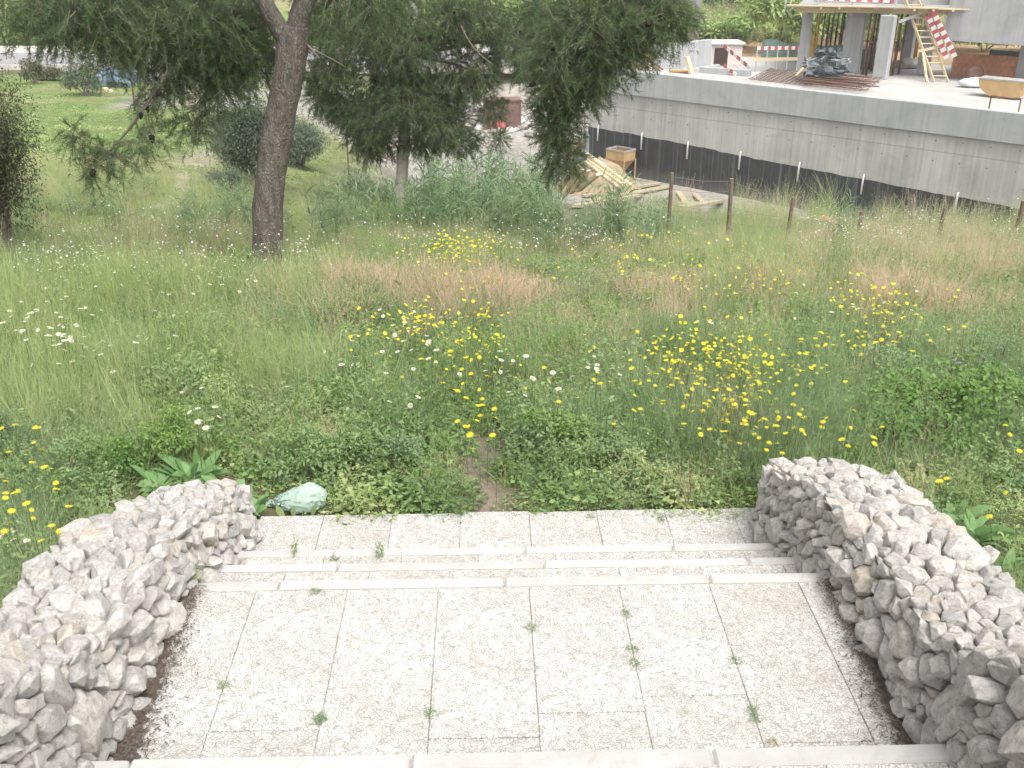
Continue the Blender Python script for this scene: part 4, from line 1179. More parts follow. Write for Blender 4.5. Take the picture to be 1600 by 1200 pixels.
for i, (p0, p1, lab) in enumerate((((212, 118), (228, 112), "pale bent plank on the rubble by the blue bundle"), ((290, 140), (312, 158), "pale plank fallen over the rubble heap"), ((285, 158), (320, 162), "grey plank lying along the rubble heap"), ((300, 132), (315, 150), "dark plank crossing the rubble heap"),
                                   ((163, 138), (176, 144), "white batten lying on the lawn by the blue bundles"), ((590, 228), (612, 246), "pale timber between the two pine trunks, upper one"), ((565, 214), (585, 236), "grey timber leaning between the two pine trunks"), ((585, 236), (606, 248), "pale timber between the two pine trunks, lower one"),
                                   ((822, 150), (850, 148), "plank lying behind the hanging pine branch"), ((640, 212), (672, 222), "plank by the white plastic scrap"))):
    a = v3(on_ground(*p0, dz=.35)); b = v3(on_ground(*p1, dz=.2)); mb = MB(); mb.beam(a, b, .2, .08); mb.obj("plank", M['timber'], label=lab, category="plank")
c = v3(on_ground(578, 216)); lump("tarpaulin", c + Vector((0, 0, .5)), (1.0, .6, .35), 'blue_tarp', 7.7, label="navy blue sheet lying between the two pine trunks", category="tarpaulin")

# ------------------------------------------------------------------ wire fence
FY = 16.0
def fence(pts, y0, label, name="wire_fence"):
    r = None; tops = []
    for (px, pt, pb, w, lean) in pts:
        top = v3(at_y(px, pt, y0)); base = Vector((top.x, y0, gz(top.x, y0)))
        if r is None:
            r = empty(name, base, label=label, category="fence"); o = r.location.copy()
        mb = MB(); hh = top.z - base.z; mb.tube([base - o - Vector((0, 0, .2)), base - o + Vector((lean * .5, 0, hh * .5)), top - o + Vector((lean, 0, 0))], [w * 1.1, w, w * .95], 7)
        mb.obj("post", M['old_wood'], r, smooth=False); tops.append((base - o, top - o + Vector((lean, 0, 0))))
    for k in range(len(tops) - 1):
        for q in (.30, .55, .78, .95):
            a = tops[k][0].lerp(tops[k][1], q); b = tops[k + 1][0].lerp(tops[k + 1][1], q + random.uniform(-.03, .03)); m_ = (a + b) / 2 - Vector((0, 0, random.uniform(.02, .07)))
            mb = MB(); mb.tube([a, a.lerp(m_, .6), m_, b.lerp(m_, .6), b], .0032, 4, caps=False); mb.obj("wire", M['wire'], r)
    return r
fence([(1050, 270, 0, .033, .0), (1146, 279, 0, .036, -.03), (1237, 308, 0, .033, .03), (1347, 330, 0, .04, .0), (1475, 325, 0, .036, .02), (1598, 314, 0, .04, .02), (1740, 318, 0, .045, 0)], FY, "old wire fence on weathered wooden posts below the bitumen wall")
_g = on_ground(541, 272); top = v3(at_y(541, 206, _g[1]))
mb = MB(); mb.tube([(top.x, _g[1], _g[2] - .2), top], .035, 6); mb.obj("fence_post", M['old_wood'], label="lone thin dark stake between the two pine trunks", category="post")
_g = on_ground(211, 172); top = v3(at_y(205, 122, _g[1]))
mb = MB(); mb.tube([(_g[0], _g[1], _g[2] - .2), top], .04, 6); mb.obj("fence_post", M['old_wood'], label="thin grey stake standing on the lawn", category="post")

# utility pole, road lamp foot and houses beyond
bp = v3(on_ground(1083, 79)); mb = MB(); mb.tube([bp - Vector((0, 0, .5)), bp + Vector((0, 0, 9))], [.30, .22], 10); mb.obj("utility_pole", M['concrete_band'], smooth=True, label="tall grey concrete pole behind the building slab", category="pole")
bp = Vector((float(at_z(79, 86, -3.8)[0]), 62.6, -3.8)); mb = MB(); mb.tube([bp, bp + Vector((0, 0, 7))], [.12, .08], 8); mb.obj("lamp_post", M['galv'], smooth=True, label="grey lamp post on the far pavement of the road", category="lamp post")
def house(name, px, py, Y, w, d, h, label):
    b = v3(at_y(px, py, Y)); z = gz(b.x, Y) - .3
    r = empty(name, (b.x, Y, z), label=label, category="house")
    mb = MB(); mb.box((0, d / 2, h / 2), (w, d, h)); mb.obj("wall", M['plaster'], r)
    mb = MB(); mb.add([(-w / 2 - .3, -.3, h), (w / 2 + .3, -.3, h), (w / 2 + .3, d + .3, h), (-w / 2 - .3, d + .3, h), (-w / 2, d / 2, h + 1.6), (w / 2, d / 2, h + 1.6)], [(0, 1, 5, 4), (2, 3, 4, 5), (0, 4, 3), (1, 2, 5), (3, 2, 1, 0)]); mb.obj("roof", M['roof_pink'], r)
    for k in range(max(2, int(w // 3))):
        x = -w / 2 + (k + .5) * w / max(2, int(w // 3)); f = MB(); f.box((x, -.02, h * .55), (1.0, .08, 1.2)); fr = f.obj("window", M['kerb'], r)
        g = MB(); g.box((x, -.07, h * .55), (.8, .03, 1.0)); g.obj("pane", M['dark_int'], fr)
house("house", 45, 25, 84, 10, 7, 2.6, "low pinkish house with clay roof beyond the road, left one")
house("house", 125, 20, 90, 8, 7, 2.6, "pinkish house with clay roof half hidden behind the pine branches")
# ------------------------------------------------------------------ leaf and blade geometry
def unit(v): return v / np.maximum(np.linalg.norm(v, axis=-1, keepdims=True), 1e-9)
def ribbons(base, d, L, w, droop, seg=3, shape='blade', r=rng, side=None, fold=0.0):
    """curved strips: base (N,3), direction d (N,3), length, width, droop (N,) -> verts, quads"""
    N = len(base); L, w, droop = [np.broadcast_to(np.asarray(a, float), (N,)) for a in (L, w, droop)]
    d = unit(d)
    if side is None:
        side = np.cross(d, np.array([0, 0, 1.0])) + r.normal(0, .35, (N, 3))
        side = side - d * (side * d).sum(-1, keepdims=True)
    side = unit(side)
    t = np.linspace(0, 1, seg + 1)
    P = base[:, None] + d[:, None] * (L[:, None] * t)[..., None]
    P = P + np.array([0, 0, -1.0]) * (L[:, None] * droop[:, None] * t ** 2)[..., None]
    if shape == 'blade': pr = np.clip(1 - t ** 1.6, .04, 1)
    elif shape == 'stem': pr = 1 - .5 * t
    else: pr = np.clip(np.sin(np.pi * np.clip(t * .93 + .05, 0, 1)) ** .8, .05, 1)
    o = side[:, None] * (w[:, None] * .5 * pr)[..., None]
    V = np.stack([P - o, P + o], 2).reshape(-1, 3)
    k = (np.arange(N) * 2 * (seg + 1))[:, None] + (np.arange(seg) * 2)[None]
    F = np.stack([k, k + 1, k + 3, k + 2], -1).reshape(-1, 4)
    return V, F
def joinm(name, parts, mats):
    """parts: list of (V, F, material index)"""
    V, Fs, mi, b = [], [], [], 0
    for v, f, m in parts:
        V.append(v); Fs.append(f + b); mi.append(np.full(len(f), m)); b += len(v)
    return fast_mesh(name, np.concatenate(V), Fs, mats, np.concatenate(mi))
def rdir(n, up=1.0, spread=.5, r=rng):
    d = np.stack([r.normal(0, spread, n), r.normal(0, spread, n), np.full(n, up)], -1); return unit(d)
def disk(n, R, r=rng):
    a = r.uniform(0, 2 * np.pi, n); q = R * np.sqrt(r.uniform(0, 1, n)); return np.stack([q * np.cos(a), q * np.sin(a), np.zeros(n)], -1)
def along(base, d, L, droop, t):
    return base + unit(d) * (L * t)[:, None] + np.array([0, 0, -1.0]) * (L * droop * t ** 2)[:, None]

def p_grass(n=70, R=.13, h=(.18, .48), w=(.003, .006), spread=.42, mats='grass', droop=(.15, 1.05)):
    V, F = ribbons(disk(n, R), rdir(n, 1, spread), rng.uniform(*h, n), rng.uniform(*w, n), rng.uniform(*droop, n), 4)
    return joinm("grass_clump", [(V, F, 0)], [M[mats]])
def p_tall(n=34, R=.14, h=(.45, .85), mats='tallgrass', seeds=14, sl=(.012, .03), sw=.004, spread=.16, leaf=24, hang=.25, sm=None):
    b = disk(n, R); d = rdir(n, 1, spread); L = rng.uniform(*h, n); dr = rng.uniform(.02, .22, n)
    V1, F1 = ribbons(b, d, L, rng.uniform(.0018, .003, n), dr, 4, 'stem')
    k = n * seeds; i = np.repeat(np.arange(n), seeds); t = rng.uniform(.62, 1, k)
    sb = along(b[i], d[i], L[i], dr[i], t)
    sd = unit(d[i] * .6 + rng.normal(0, .5, (k, 3)) - np.array([0, 0, hang]))
    V2, F2 = ribbons(sb, sd, rng.uniform(*sl, k), sw, .2, 1, 'leaf')
    V3, F3 = ribbons(disk(leaf, R), rdir(leaf, 1, .35), rng.uniform(.2, .45, leaf), rng.uniform(.004, .007, leaf), rng.uniform(.2, .6, leaf), 3)
    return joinm("seeding_grass_clump", [(V1, F1, 0), (V3, F3, 0), (V2, F2, 1)], [M[mats], M[sm or mats]])
def p_herb(stems=9, leaves=16, R=.12, h=(.18, .42), ls=(.022, .048), lw=.5, mats='herb', spread=.35):
    b = disk(stems, R); d = rdir(stems, 1, spread); L = rng.uniform(*h, stems); dr = rng.uniform(0, .2, stems)
    V1, F1 = ribbons(b, d, L, .003, dr, 3, 'stem')
    k = stems * leaves; i = np.repeat(np.arange(stems), leaves); t = rng.uniform(.08, 1, k)
    lb = along(b[i], d[i], L[i], dr[i], t); ld = unit(np.stack([rng.normal(0, 1, k), rng.normal(0, 1, k), rng.uniform(-.1, .9, k)], -1))
    ll = rng.uniform(*ls, k) * (1.2 - .5 * t)
    V2, F2 = ribbons(lb, ld, ll, ll * lw, rng.uniform(.1, .5, k), 2, 'leaf')
    return joinm("herb_clump", [(V1, F1, 0), (V2, F2, 0)], [M[mats]])
def p_feather(stems=14, leaves=42, R=.13, h=(.28, .55), mats='feather'):
    b = disk(stems, R); d = rdir(stems, 1, .42); L = rng.uniform(*h, stems); dr = rng.uniform(0, .2, stems)
    V1, F1 = ribbons(b, d, L, .0025, dr, 3, 'stem')
    k = stems * leaves; i = np.repeat(np.arange(stems), leaves); t = rng.uniform(.1, 1, k)
    lb = along(b[i], d[i], L[i], dr[i], t) + rng.normal(0, .012, (k, 3)); ld = unit(d[i] * .15 + rng.normal(0, .7, (k, 3)))
    V2, F2 = ribbons(lb, ld, rng.uniform(.02, .055, k), rng.uniform(.0025, .005, k), .15, 1, 'leaf')
    return joinm("feathery_clump", [(V1, F1, 0), (V2, F2, 0)], [M[mats]])
def p_cover(n=130, R=.2, h=.10, ls=(.012, .035), mats='clover'):
    b = disk(n, R); b[:, 2] = rng.uniform(.005, h, n) * (1 - (np.hypot(b[:, 0], b[:, 1]) / R) ** 2 * .6)
    ll = rng.uniform(*ls, n)
    V, F = ribbons(b, unit(np.stack([rng.normal(0, 1, n), rng.normal(0, 1, n), rng.uniform(0, .5, n)], -1)), ll, ll * rng.uniform(.4, .9, n), .2, 2, 'leaf')
    m = 26; V2, F2 = ribbons(disk(m, R), rdir(m, 1, .5), rng.uniform(.06, .18, m), rng.uniform(.003, .005, m), rng.uniform(.1, .5, m), 3)
    return joinm("low_leaves", [(V, F, 0), (V2, F2, 0)], [M[mats]])
def p_reed(stems=7, R=.22, h=(.7, 1.35), mats='reed', lw=(.014, .028), lv=13):
    b = disk(stems, R); d = rdir(stems, 1, .12); L = rng.uniform(*h, stems); dr = rng.uniform(0, .06, stems)
    V1, F1 = ribbons(b, d, L, .010, dr, 4, 'stem')
    k = stems * lv; i = np.repeat(np.arange(stems), lv); t = rng.uniform(.15, 1, k)
    lb = along(b[i], d[i], L[i], dr[i], t); a = rng.uniform(0, 6.28, k)
    ld = unit(np.stack([np.cos(a) * .75, np.sin(a) * .75, rng.uniform(.6, 1.3, k)], -1))
    V2, F2 = ribbons(lb, ld, rng.uniform(.22, .48, k), rng.uniform(*lw, k), rng.uniform(.35, 1.0, k), 5, 'leaf')
    return joinm("reed_clump", [(V1, F1, 0), (V2, F2, 0)], [M[mats]])
def p_specks(mat, n=14, R=.22, h=(.25, .5), s=(.009, .016)):
    b = disk(n, R); d = rdir(n, 1, .2); L = rng.uniform(*h, n)
    V1, F1 = ribbons(b, d, L, .002, .05, 2, 'stem')
    c = along(b, d, L, np.full(n, .05), np.ones(n)); sz = rng.uniform(*s, n)
    nn = rdir(n, 1, .45); u = unit(np.cross(nn, [0.3, 1, .1])); v = np.cross(nn, u)
    a = np.arange(6) * np.pi / 3
    V2 = (c[:, None] + (u[:, None] * np.cos(a)[None, :, None] + v[:, None] * np.sin(a)[None, :, None]) * sz[:, None, None]).reshape(-1, 3)
    F2 = (np.arange(n) * 6)[:, None] + np.arange(6)[None]
    return joinm("small_flowers", [(V1, F1, 1), (V2, F2, 0)], [M[mat], M['stem']])

def scatter(name, protos, P, label, category, scale=(.8, 1.25), tilt=.12, up=None):
    """one object of uncountable growth: clumps set on points of the ground"""
    col = bpy.data.collections.new(name + "_clumps")
    for i, me in enumerate(protos):
        col.objects.link(bpy.data.objects.new("%s_clump_%s" % (name, "abcdefghij"[i]), me))
    N = len(P)
    me = bpy.data.meshes.new(name); me.vertices.add(N); me.vertices.foreach_set("co", np.ascontiguousarray(P, dtype=np.float32).ravel())
    r = me.attributes.new("turn", 'FLOAT_VECTOR', 'POINT')
    r.data.foreach_set("vector", np.stack([rng.normal(0, tilt, N), rng.normal(0, tilt, N), rng.uniform(0, 6.283, N)], -1).astype(np.float32).ravel())
    s = me.attributes.new("size", 'FLOAT', 'POINT'); sc = rng.uniform(*scale, N) if isinstance(scale, tuple) else scale
    s.data.foreach_set("value", np.asarray(sc, np.float32))
    k = me.attributes.new("pick", 'INT', 'POINT'); k.data.foreach_set("value", rng.integers(0, len(protos), N).astype(np.int32))
    o = put(bpy.data.objects.new(name, me), None, kind='stuff', label=label, category=category)
    ng = bpy.data.node_groups.new(name + "_nodes", 'GeometryNodeTree')
    ng.interface.new_socket("Geometry", in_out='INPUT', socket_type='NodeSocketGeometry'); ng.interface.new_socket("Geometry", in_out='OUTPUT', socket_type='NodeSocketGeometry')
    gi, go = ng.nodes.new('NodeGroupInput'), ng.nodes.new('NodeGroupOutput')
    ip = ng.nodes.new('GeometryNodeInstanceOnPoints'); ci = ng.nodes.new('GeometryNodeCollectionInfo')
    ci.inputs[0].default_value = col; ci.inputs["Separate Children"].default_value = True; ci.inputs["Reset Children"].default_value = True
    def attr(n, t):
        a = ng.nodes.new('GeometryNodeInputNamedAttribute'); a.data_type = t; a.inputs[0].default_value = n; return a.outputs[0]
    e2r = ng.nodes.new('FunctionNodeEulerToRotation')
    L = ng.links.new
    L(gi.outputs[0], ip.inputs["Points"]); L(ci.outputs[0], ip.inputs["Instance"]); ip.inputs["Pick Instance"].default_value = True
    L(attr("pick", 'INT'), ip.inputs["Instance Index"]); L(attr("turn", 'FLOAT_VECTOR'), e2r.inputs[0]); L(e2r.outputs[0], ip.inputs["Rotation"]); L(attr("size", 'FLOAT'), ip.inputs["Scale"])
    L(ip.outputs[0], go.inputs[0])
    md = o.modifiers.new("growth", 'NODES'); md.node_group = ng
    return o

# ------------------------------------------------------------------ the meadow
def sample(y0, y1, dens, margin=1.5):
    hw = lambda y: (y * 1.0) * .56 + margin + .5
    A_ = (y1 - y0) * 2 * hw(y1); n = int(A_ * dens)
    y = rng.uniform(y0, y1, n); x = rng.uniform(-1, 1, n) * hw(y1); k = np.abs(x) < hw(y) + .02 * y
    return x[k], y[k]
bx, by = [], []
for y0, y1, dn in ((2.3, 5.1, 95), (5.05, 8, 95), (8, 12, 62), (12, 16, 40), (16, 19, 26)):
    x, y = sample(y0, y1, dn, 3.6 if y0 < 5 else 1.8); bx.append(x); by.append(y)
x = np.concatenate(bx); y = np.concatenate(by)
keep = ~((np.abs(x - .1) < 1.62) & (y < 5.06)) & ~((x > -1.93) & (x < 2.13) & (y < 4.93))
x, y = x[keep], y[keep]
keep = rng.uniform(0, 1, len(x)) > path_w(x, y) * 1.15
x, y = x[keep], y[keep]
Pm = np.stack([x, y, H(x, y) - .01], -1)
CLEAR = [(on_ground(px, py), r_) for px, py, r_ in ((362, 790, .26), (300, 752, .26), (250, 765, .22), (395, 800, .16), (1520, 850, .26), (1560, 900, .22), (1490, 810, .16), (464, 785, .17), (450, 800, .10), (480, 800, .10))]
for c_, r_ in CLEAR:
    if c_[1] < 5.0 and -1.98 < c_[0] < 2.2: c_[0] = -2.05 if c_[0] < 0 else 2.28
def clear(x, y):
    k = np.ones(len(x), bool)
    for c_, r_ in CLEAR: k &= np.hypot(x - c_[0], y - c_[1]) > r_
    return k
Pm = Pm[clear(Pm[:, 0], Pm[:, 1])]
mx, my = proj(Pm)
vis = (mx > -560) & (mx < 2160)
Pm, mx, my = Pm[vis], mx[vis], my[vis]
def ell(cx, cy, rx, ry):
    q = ((mx - cx) / rx) ** 2 + ((my - cy) / ry) ** 2; return np.exp(-q * 1.1)
def S(*es): return np.clip(sum(w * ell(*e) for w, e in es), 0, 4)
Wt = {}
edge = sstep(740, 790, my)                               # just beyond the paving: low growth
near = sstep(640, 700, my)
mid_ = sstep(500, 540, my)
Wt['grass'] = .8 - .42 * mid_ + .6 * S((1, (250, 700, 200, 60)), (1, (120, 640, 200, 80)), (1, (480, 600, 120, 60))) - .3 * edge
Wt['tall'] = .10 + S((2.6, (120, 610, 150, 85)), (1.5, (440, 590, 70, 70)), (1.0, (300, 480, 160, 60)), (.6, (560, 400, 200, 40)), (.6, (1000, 420, 300, 40)), (.5, (1260, 480, 120, 60)), (.7, (60, 420, 120, 60)))
Wt['dry'] = .10 + S((3.6, (690, 480, 150, 42)), (4.0, (900, 490, 130, 40)), (4.5, (1120, 480, 120, 48)), (3.0, (1490, 480, 140, 45)), (.9, (540, 460, 100, 40)), (.8, (300, 440, 80, 30)), (.9, (1250, 440, 100, 40)), (.7, (1400, 400, 200, 40)))
Wt['herb'] = .7 + .5 * mid_ + S((1.6, (330, 700, 200, 60)), (1.4, (560, 710, 170, 60)), (1.6, (860, 680, 150, 70)), (1.0, (290, 570, 70, 50)), (.8, (1480, 620, 120, 60)), (1.0, (1500, 800, 120, 100))) - .25 * edge
Wt['feather'] = .25 + .3 * mid_ + S((2.4, (1080, 660, 170, 70)), (2.2, (1310, 610, 120, 70)), (1.4, (620, 640, 120, 60)), (2.0, (1190, 730, 130, 45)), (1.8, (40, 800, 90, 100)), (.8, (740, 560, 80, 60)), (.8, (1000, 560, 140, 40)))
Wt['cover'] = .4 + 1.6 * edge + .3 * near
Wt['reed'] = S((.5, (800, 330, 110, 35)), (.5, (960, 375, 90, 20)), (.2, (520, 340, 50, 40)), (.12, (180, 330, 180, 40)), (.35, (430, 350, 60, 50))) * (my < 420)
Wt['oat'] = S((1.8, (1490, 400, 140, 45)), (1.0, (1300, 410, 100, 40)), (.8, (250, 400, 180, 30)), (.6, (880, 410, 140, 25)), (.5, (620, 390, 120, 30)), (.4, (1100, 400, 120, 30)))
Wt['straw'] = S((2.0, (670, 800, 45, 22)), (.5, (740, 700, 40, 40)), (.5, (1540, 760, 60, 30)), (.4, (420, 660, 60, 40)))
for j_, k in enumerate(Wt):                               # species keep company: patches of a kind
    Wt[k] = Wt[k] * (.25 + 1.7 * fbm(Pm[:, 0], Pm[:, 1], .75, 40 + 3 * j_)) ** 2.6
names_ = list(Wt); WW = np.stack([np.clip(Wt[k], 0.0, None) for k in names_], -1)
WW /= WW.sum(-1, keepdims=True); pick = (rng.uniform(0, 1, (len(mx), 1)) > np.cumsum(WW, -1)).sum(-1)
PR = {
 'grass': [p_grass(85, .15), p_grass(75, h=(.15, .38), spread=.6), p_grass(70, .18, (.22, .55), spread=.34)],
 'tall': [p_tall(spread=.26), p_tall(40, .18, (.35, .7), spread=.34), p_tall(28, .14, (.45, .85), spread=.22)],
 'dry': [p_tall(42, .18, (.20, .44), 'dry', 22, (.010, .022), .0045, .42, 12, .1), p_tall(36, .16, (.26, .5), 'dry', 24, (.010, .024), .005, .36, 10, .1)],
 'herb': [p_herb(), p_herb(11, 20, .15, (.12, .32)), p_herb(8, 16, .12, (.25, .5), (.02, .04)), p_herb(10, 26, .14, (.2, .42), (.012, .026), .45, 'feather'), p_herb(7, 12, .12, (.15, .4), (.04, .075), .42, 'clover'), p_herb(12, 22, .16, (.2, .45), (.014, .03), .4, 'mallow')],
 'feather': [p_feather(), p_feather(16, 46, .15, (.3, .6))],
 'cover': [p_cover(), p_cover(150, .22, .07), p_cover(100, .18, .14, (.015, .045))],
 'reed': [p_reed(), p_reed(6, .18, (.5, 1.0)), p_reed(5, .2, (.4, .8))],
 'oat': [p_tall(22, .18, (.5, .95), 'tallgrass', 22, (.02, .04), .008, .2, 14, .8, 'straw'), p_tall(18, .16, (.4, .8), 'dry', 20, (.018, .035), .007, .2, 10, .8, 'straw')],
 'straw': [p_grass(60, .14, (.18, .42), (.002, .004), .7, 'straw', (.3, .9)), p_tall(20, .12, (.25, .5), 'straw', 10, spread=.5, leaf=20)],
}
INFO = {'grass': ("meadow_grass", "green meadow grass covering the slope below the steps", "grass"), 'tall': ("seeding_grass", "pale yellow-green seeding grass in tall plumes", "grass"),
 'dry': ("dry_grass", "pinkish brown dry grass in patches across the meadow", "dry grass"), 'herb': ("meadow_herbs", "leafy green meadow herbs between the grasses", "herbs"),
 'feather': ("feathery_herbs", "feathery green daisy foliage below the flowers", "herbs"), 'cover': ("ground_cover", "low green leaves creeping up to the paving", "ground cover"),
 'reed': ("reed_grass", "blue-green reed shoots among the far grass", "reeds"), 'oat': ("wild_oats", "wild oats with bleached drooping heads along the fence", "wild oats"),
 'straw': ("bleached_straw", "bleached straw bent over beside the footpath", "straw")}
for i, k in enumerate(names_):
    q = pick == i
    if q.sum() == 0: continue
    yy = Pm[q][:, 1]
    sc = rng.uniform(.75, 1.25, q.sum()) * np.where(yy < 5.6, .62, 1.0) * (1 - (.32 + .06 * sstep(1.5, 3.5, Pm[q][:, 0])) * sstep(9.0, 11.5, yy))
    sc = sc * (.40 + 1.2 * fbm(Pm[q][:, 0], Pm[q][:, 1], 1.1, 77))
    if k in ('tall', 'dry', 'oat'): sc = sc * .9
    scatter(INFO[k][0], PR[k], Pm[q], INFO[k][1], INFO[k][2], sc)
# undergrowth filling the sward everywhere near
x, y = sample(5.1, 12, 34); q = (rng.uniform(0, 1, len(x)) > path_w(x, y) * 1.2) & clear(x, y); x, y = x[q], y[q]
scatter("undergrowth", [PR['cover'][0], PR['cover'][2], PR['herb'][1]], np.stack([x, y, H(x, y) - .01], -1), "short leafy undergrowth filling the meadow", "undergrowth", (.8, 1.3))
# small white and lilac flowers too many to count, far off
def specks(name, mat, ells, count, label, **kw):
    pts = []
    for (cx, cy, rx, ry) in ells:
        for _ in range(count // len(ells)):
            p = on_ground(rng.normal(cx, rx * .6), rng.normal(cy, ry * .6) + 18); pts.append(p)
    scatter(name, [p_specks(mat, **kw), p_specks(mat, 10, .3, **{k: v for k, v in kw.items() if k not in ('n', 'R')})], np.array(pts), label, "flowers", (.8, 1.2))
specks("small_white_flowers", 'petal_white', [(250, 360, 170, 18), (120, 430, 110, 40), (300, 420, 120, 40), (1500, 360, 120, 30), (1330, 380, 80, 30), (620, 390, 160, 30), (900, 390, 150, 20)], 230, "tiny white flowers sprinkled through the far grass", s=(.007, .013))
specks("small_lilac_flowers", 'petal_lilac', [(1330, 430, 110, 25), (1450, 415, 100, 25), (660, 440, 60, 15), (1010, 500, 40, 12), (860, 460, 60, 14)], 34, "tiny lilac flowers sprinkled through the far grass", n=6, s=(.006, .011))
specks("small_yellow_flowers", 'petal_yellow', [(730, 425, 60, 22), (725, 430, 50, 20), (1000, 440, 150, 25), (1180, 480, 120, 30), (640, 560, 60, 40), (1130, 610, 90, 40), (1190, 650, 70, 35), (1090, 600, 80, 35), (1350, 520, 70, 25), (740, 580, 40, 60)], 150, "tiny yellow flowers sprinkled through the middle of the meadow", n=6, h=(.3, .52), s=(.009, .017))
# the lawn and the far slopes
x = rng.uniform(-26, -4, 5200); y = rng.uniform(19, 54, 5200); q = (x > -.56 * y - 2) & (rng.uniform(0, 1, len(x)) < 14 / y)
scatter("lawn_grass", [p_grass(60, .3, (.05, .14), (.008, .014), .5), p_cover(80, .35, .08, (.03, .06), 'grass')], np.stack([x[q], y[q], H(x[q], y[q]) - .01], -1), "short green grass of the far lawn", "grass", (.8, 1.4))
x = rng.uniform(-3.5, 9, 2000); y = rng.uniform(17.5, 29, 2000); q = x < y * .06 - .2
scatter("slope_weeds", [PR['grass'][2], PR['herb'][2], PR['tall'][0], PR['reed'][1], PR['feather'][0]], np.stack([x[q], y[q], H(x[q], y[q]) - .01], -1), "tall mixed weeds on the slope before the site", "weeds", (.6, 1.1))
x = rng.uniform(-13, -2.5, 1500); y = rng.uniform(17.5, 24, 1500)
scatter("slope_weeds", [PR['grass'][2], PR['oat'][0], PR['tall'][0], PR['herb'][2]], np.stack([x, y, H(x, y) - .01], -1), "mixed weeds along the near edge of the lawn", "weeds", (.5, .9))
x = rng.uniform(3, 17, 420); y = rng.uniform(16.3, 20, 420)
scatter("fence_weeds", [PR['oat'][0], PR['tall'][0], PR['herb'][2], PR['feather'][1]], np.stack([x, y, H(x, y) - .01], -1), "tall weeds growing beyond the wire fence", "weeds", (.6, 1.0))
x = rng.uniform(-10, 45, 4200); y = rng.uniform(66, 105, 4200)
scatter("bank_grass", [p_tall(40, .9, (.5, 1.3), 'tallgrass', 8, (.06, .12), .03, .3, 40, .3), p_tall(40, .9, (.5, 1.2), 'dry', 10, (.06, .12), .03, .3, 30, .3), p_herb(14, 22, .8, (.5, 1.3), (.12, .25), .6, 'farleaf')], np.stack([x, y, H(x, y) - .05], -1), "rough grass on the bank behind the building", "grass", (.8, 1.5))

# ------------------------------------------------------------------ flowers one can count
def flower_mesh(mat, R, h, tilt, npet=13, name="daisy", disc=.36):
    mb = MB(); n = Vector((math.sin(tilt), 0, math.cos(tilt))); top = Vector((.03, 0, h))
    u = n.orthogonal().normalized(); v = n.cross(u)
    for k in range(npet):
        a = 2 * math.pi * k / npet; a1 = math.pi / npet * .86
        d = u * math.cos(a) + v * math.sin(a)
        p1 = top + (u * math.cos(a - a1) + v * math.sin(a - a1)) * R * .68; p2 = top + (u * math.cos(a + a1) + v * math.sin(a + a1)) * R * .68
        t = top + d * R * random.uniform(.92, 1.05) - n * R * .12
        c = top + d * R * .2
        mb.add([c, p1 + n * R * .05, t, p2 + n * R * .02], [(0, 1, 2, 3)], 0)
    ring = [top + (u * math.cos(a) + v * math.sin(a)) * R * disc + n * R * .07 for a in [k * math.pi / 4 for k in range(8)]]
    mb.add(ring + [top + n * R * .24], [(k, (k + 1) % 8, 8) for k in range(8)], 1)
    mb.tube([(0, 0, -.02), (-.01, .01, h * .5), top - n * R * .1], [.0022, .002, .0018], 3, 2, caps=False)
    return mb.mesh(name, [M[mat], M['disc'], M['stem']])
FH = (.32, .40, .48, .56)
FL = {c: [(h, flower_mesh(m, r, h, t, np_, c, dsc)) for h in FH for r, t in ((rr * 1.0, .12), (rr * .92, .3), (rr * .84, .6))] for c, m, rr, np_, dsc in
      (("yellow_daisy", 'petal_yellow', .026, 13, .40), ("white_daisy", 'petal_white', .028, 15, .27), ("purple_flower", 'petal_purple', .017, 7, .12))}
def grow(kind, pts, label, group, size=1.0, low=False, cat=None):
    for (px, py) in pts:
        h, me = FL[kind][random.randrange(6 if low else 12)]
        p = on_ground(px, py, h * size)
        x, y = p[0], p[1]
        if y < 5.06 and -1.93 < x < 2.13: continue
        o = bpy.data.objects.new(kind, me)
        s = size * random.uniform(.58, .98)
        o.location = (x, y, gz(x, y) + h * size - h * s)
        o.rotation_euler = (random.gauss(0, .12), random.gauss(0, .12), random.uniform(0, 6.28)); o.scale = (s, s, s)
        put(o, None, label=label, category=cat or kind.split('_')[1], group=group)
def gauss_pts(n, cx, cy, sx, sy, rho=0.0):
    out = []
    for _ in range(n):
        a, b = random.gauss(0, 1), random.gauss(0, 1); out.append((cx + sx * a, cy + sy * (rho * a + math.sqrt(1 - rho * rho) * b)))
    return out
Z = lambda s, ox, oy, k: [(ox + a / k, oy + b / k) for a, b in s]
y1 = Z([(883, 490), (950, 457), (935, 495), (1032, 503), (872, 517), (1065, 460), (1152, 474), (1080, 522), (1118, 547), (1188, 550), (1122, 577), (1215, 578), (1145, 593), (1168, 613), (1008, 593), (1043, 600), (963, 617), (948, 567),
        (1100, 667), (1223, 622), (1215, 660), (1245, 703), (1145, 720), (1080, 730), (1098, 773), (1133, 817), (1015, 833), (1028, 888), (1092, 922), (1175, 887), (1167, 917), (1200, 938), (1140, 915), (1160, 962), (1135, 992), (1168, 988), (1068, 995),
        (1128, 1020), (1215, 1020), (1150, 1130), (1155, 855), (940, 658), (1002, 657), (1022, 678), (1050, 677), (585, 660), (825, 690), (800, 467), (755, 617), (650, 665), (725, 770), (1090, 980), (1040, 1015)], 400, 350, 3.2425)
grow("yellow_daisy", y1, "yellow daisy in the tall drift left of the earth footpath", "yellow daisies left of the footpath")
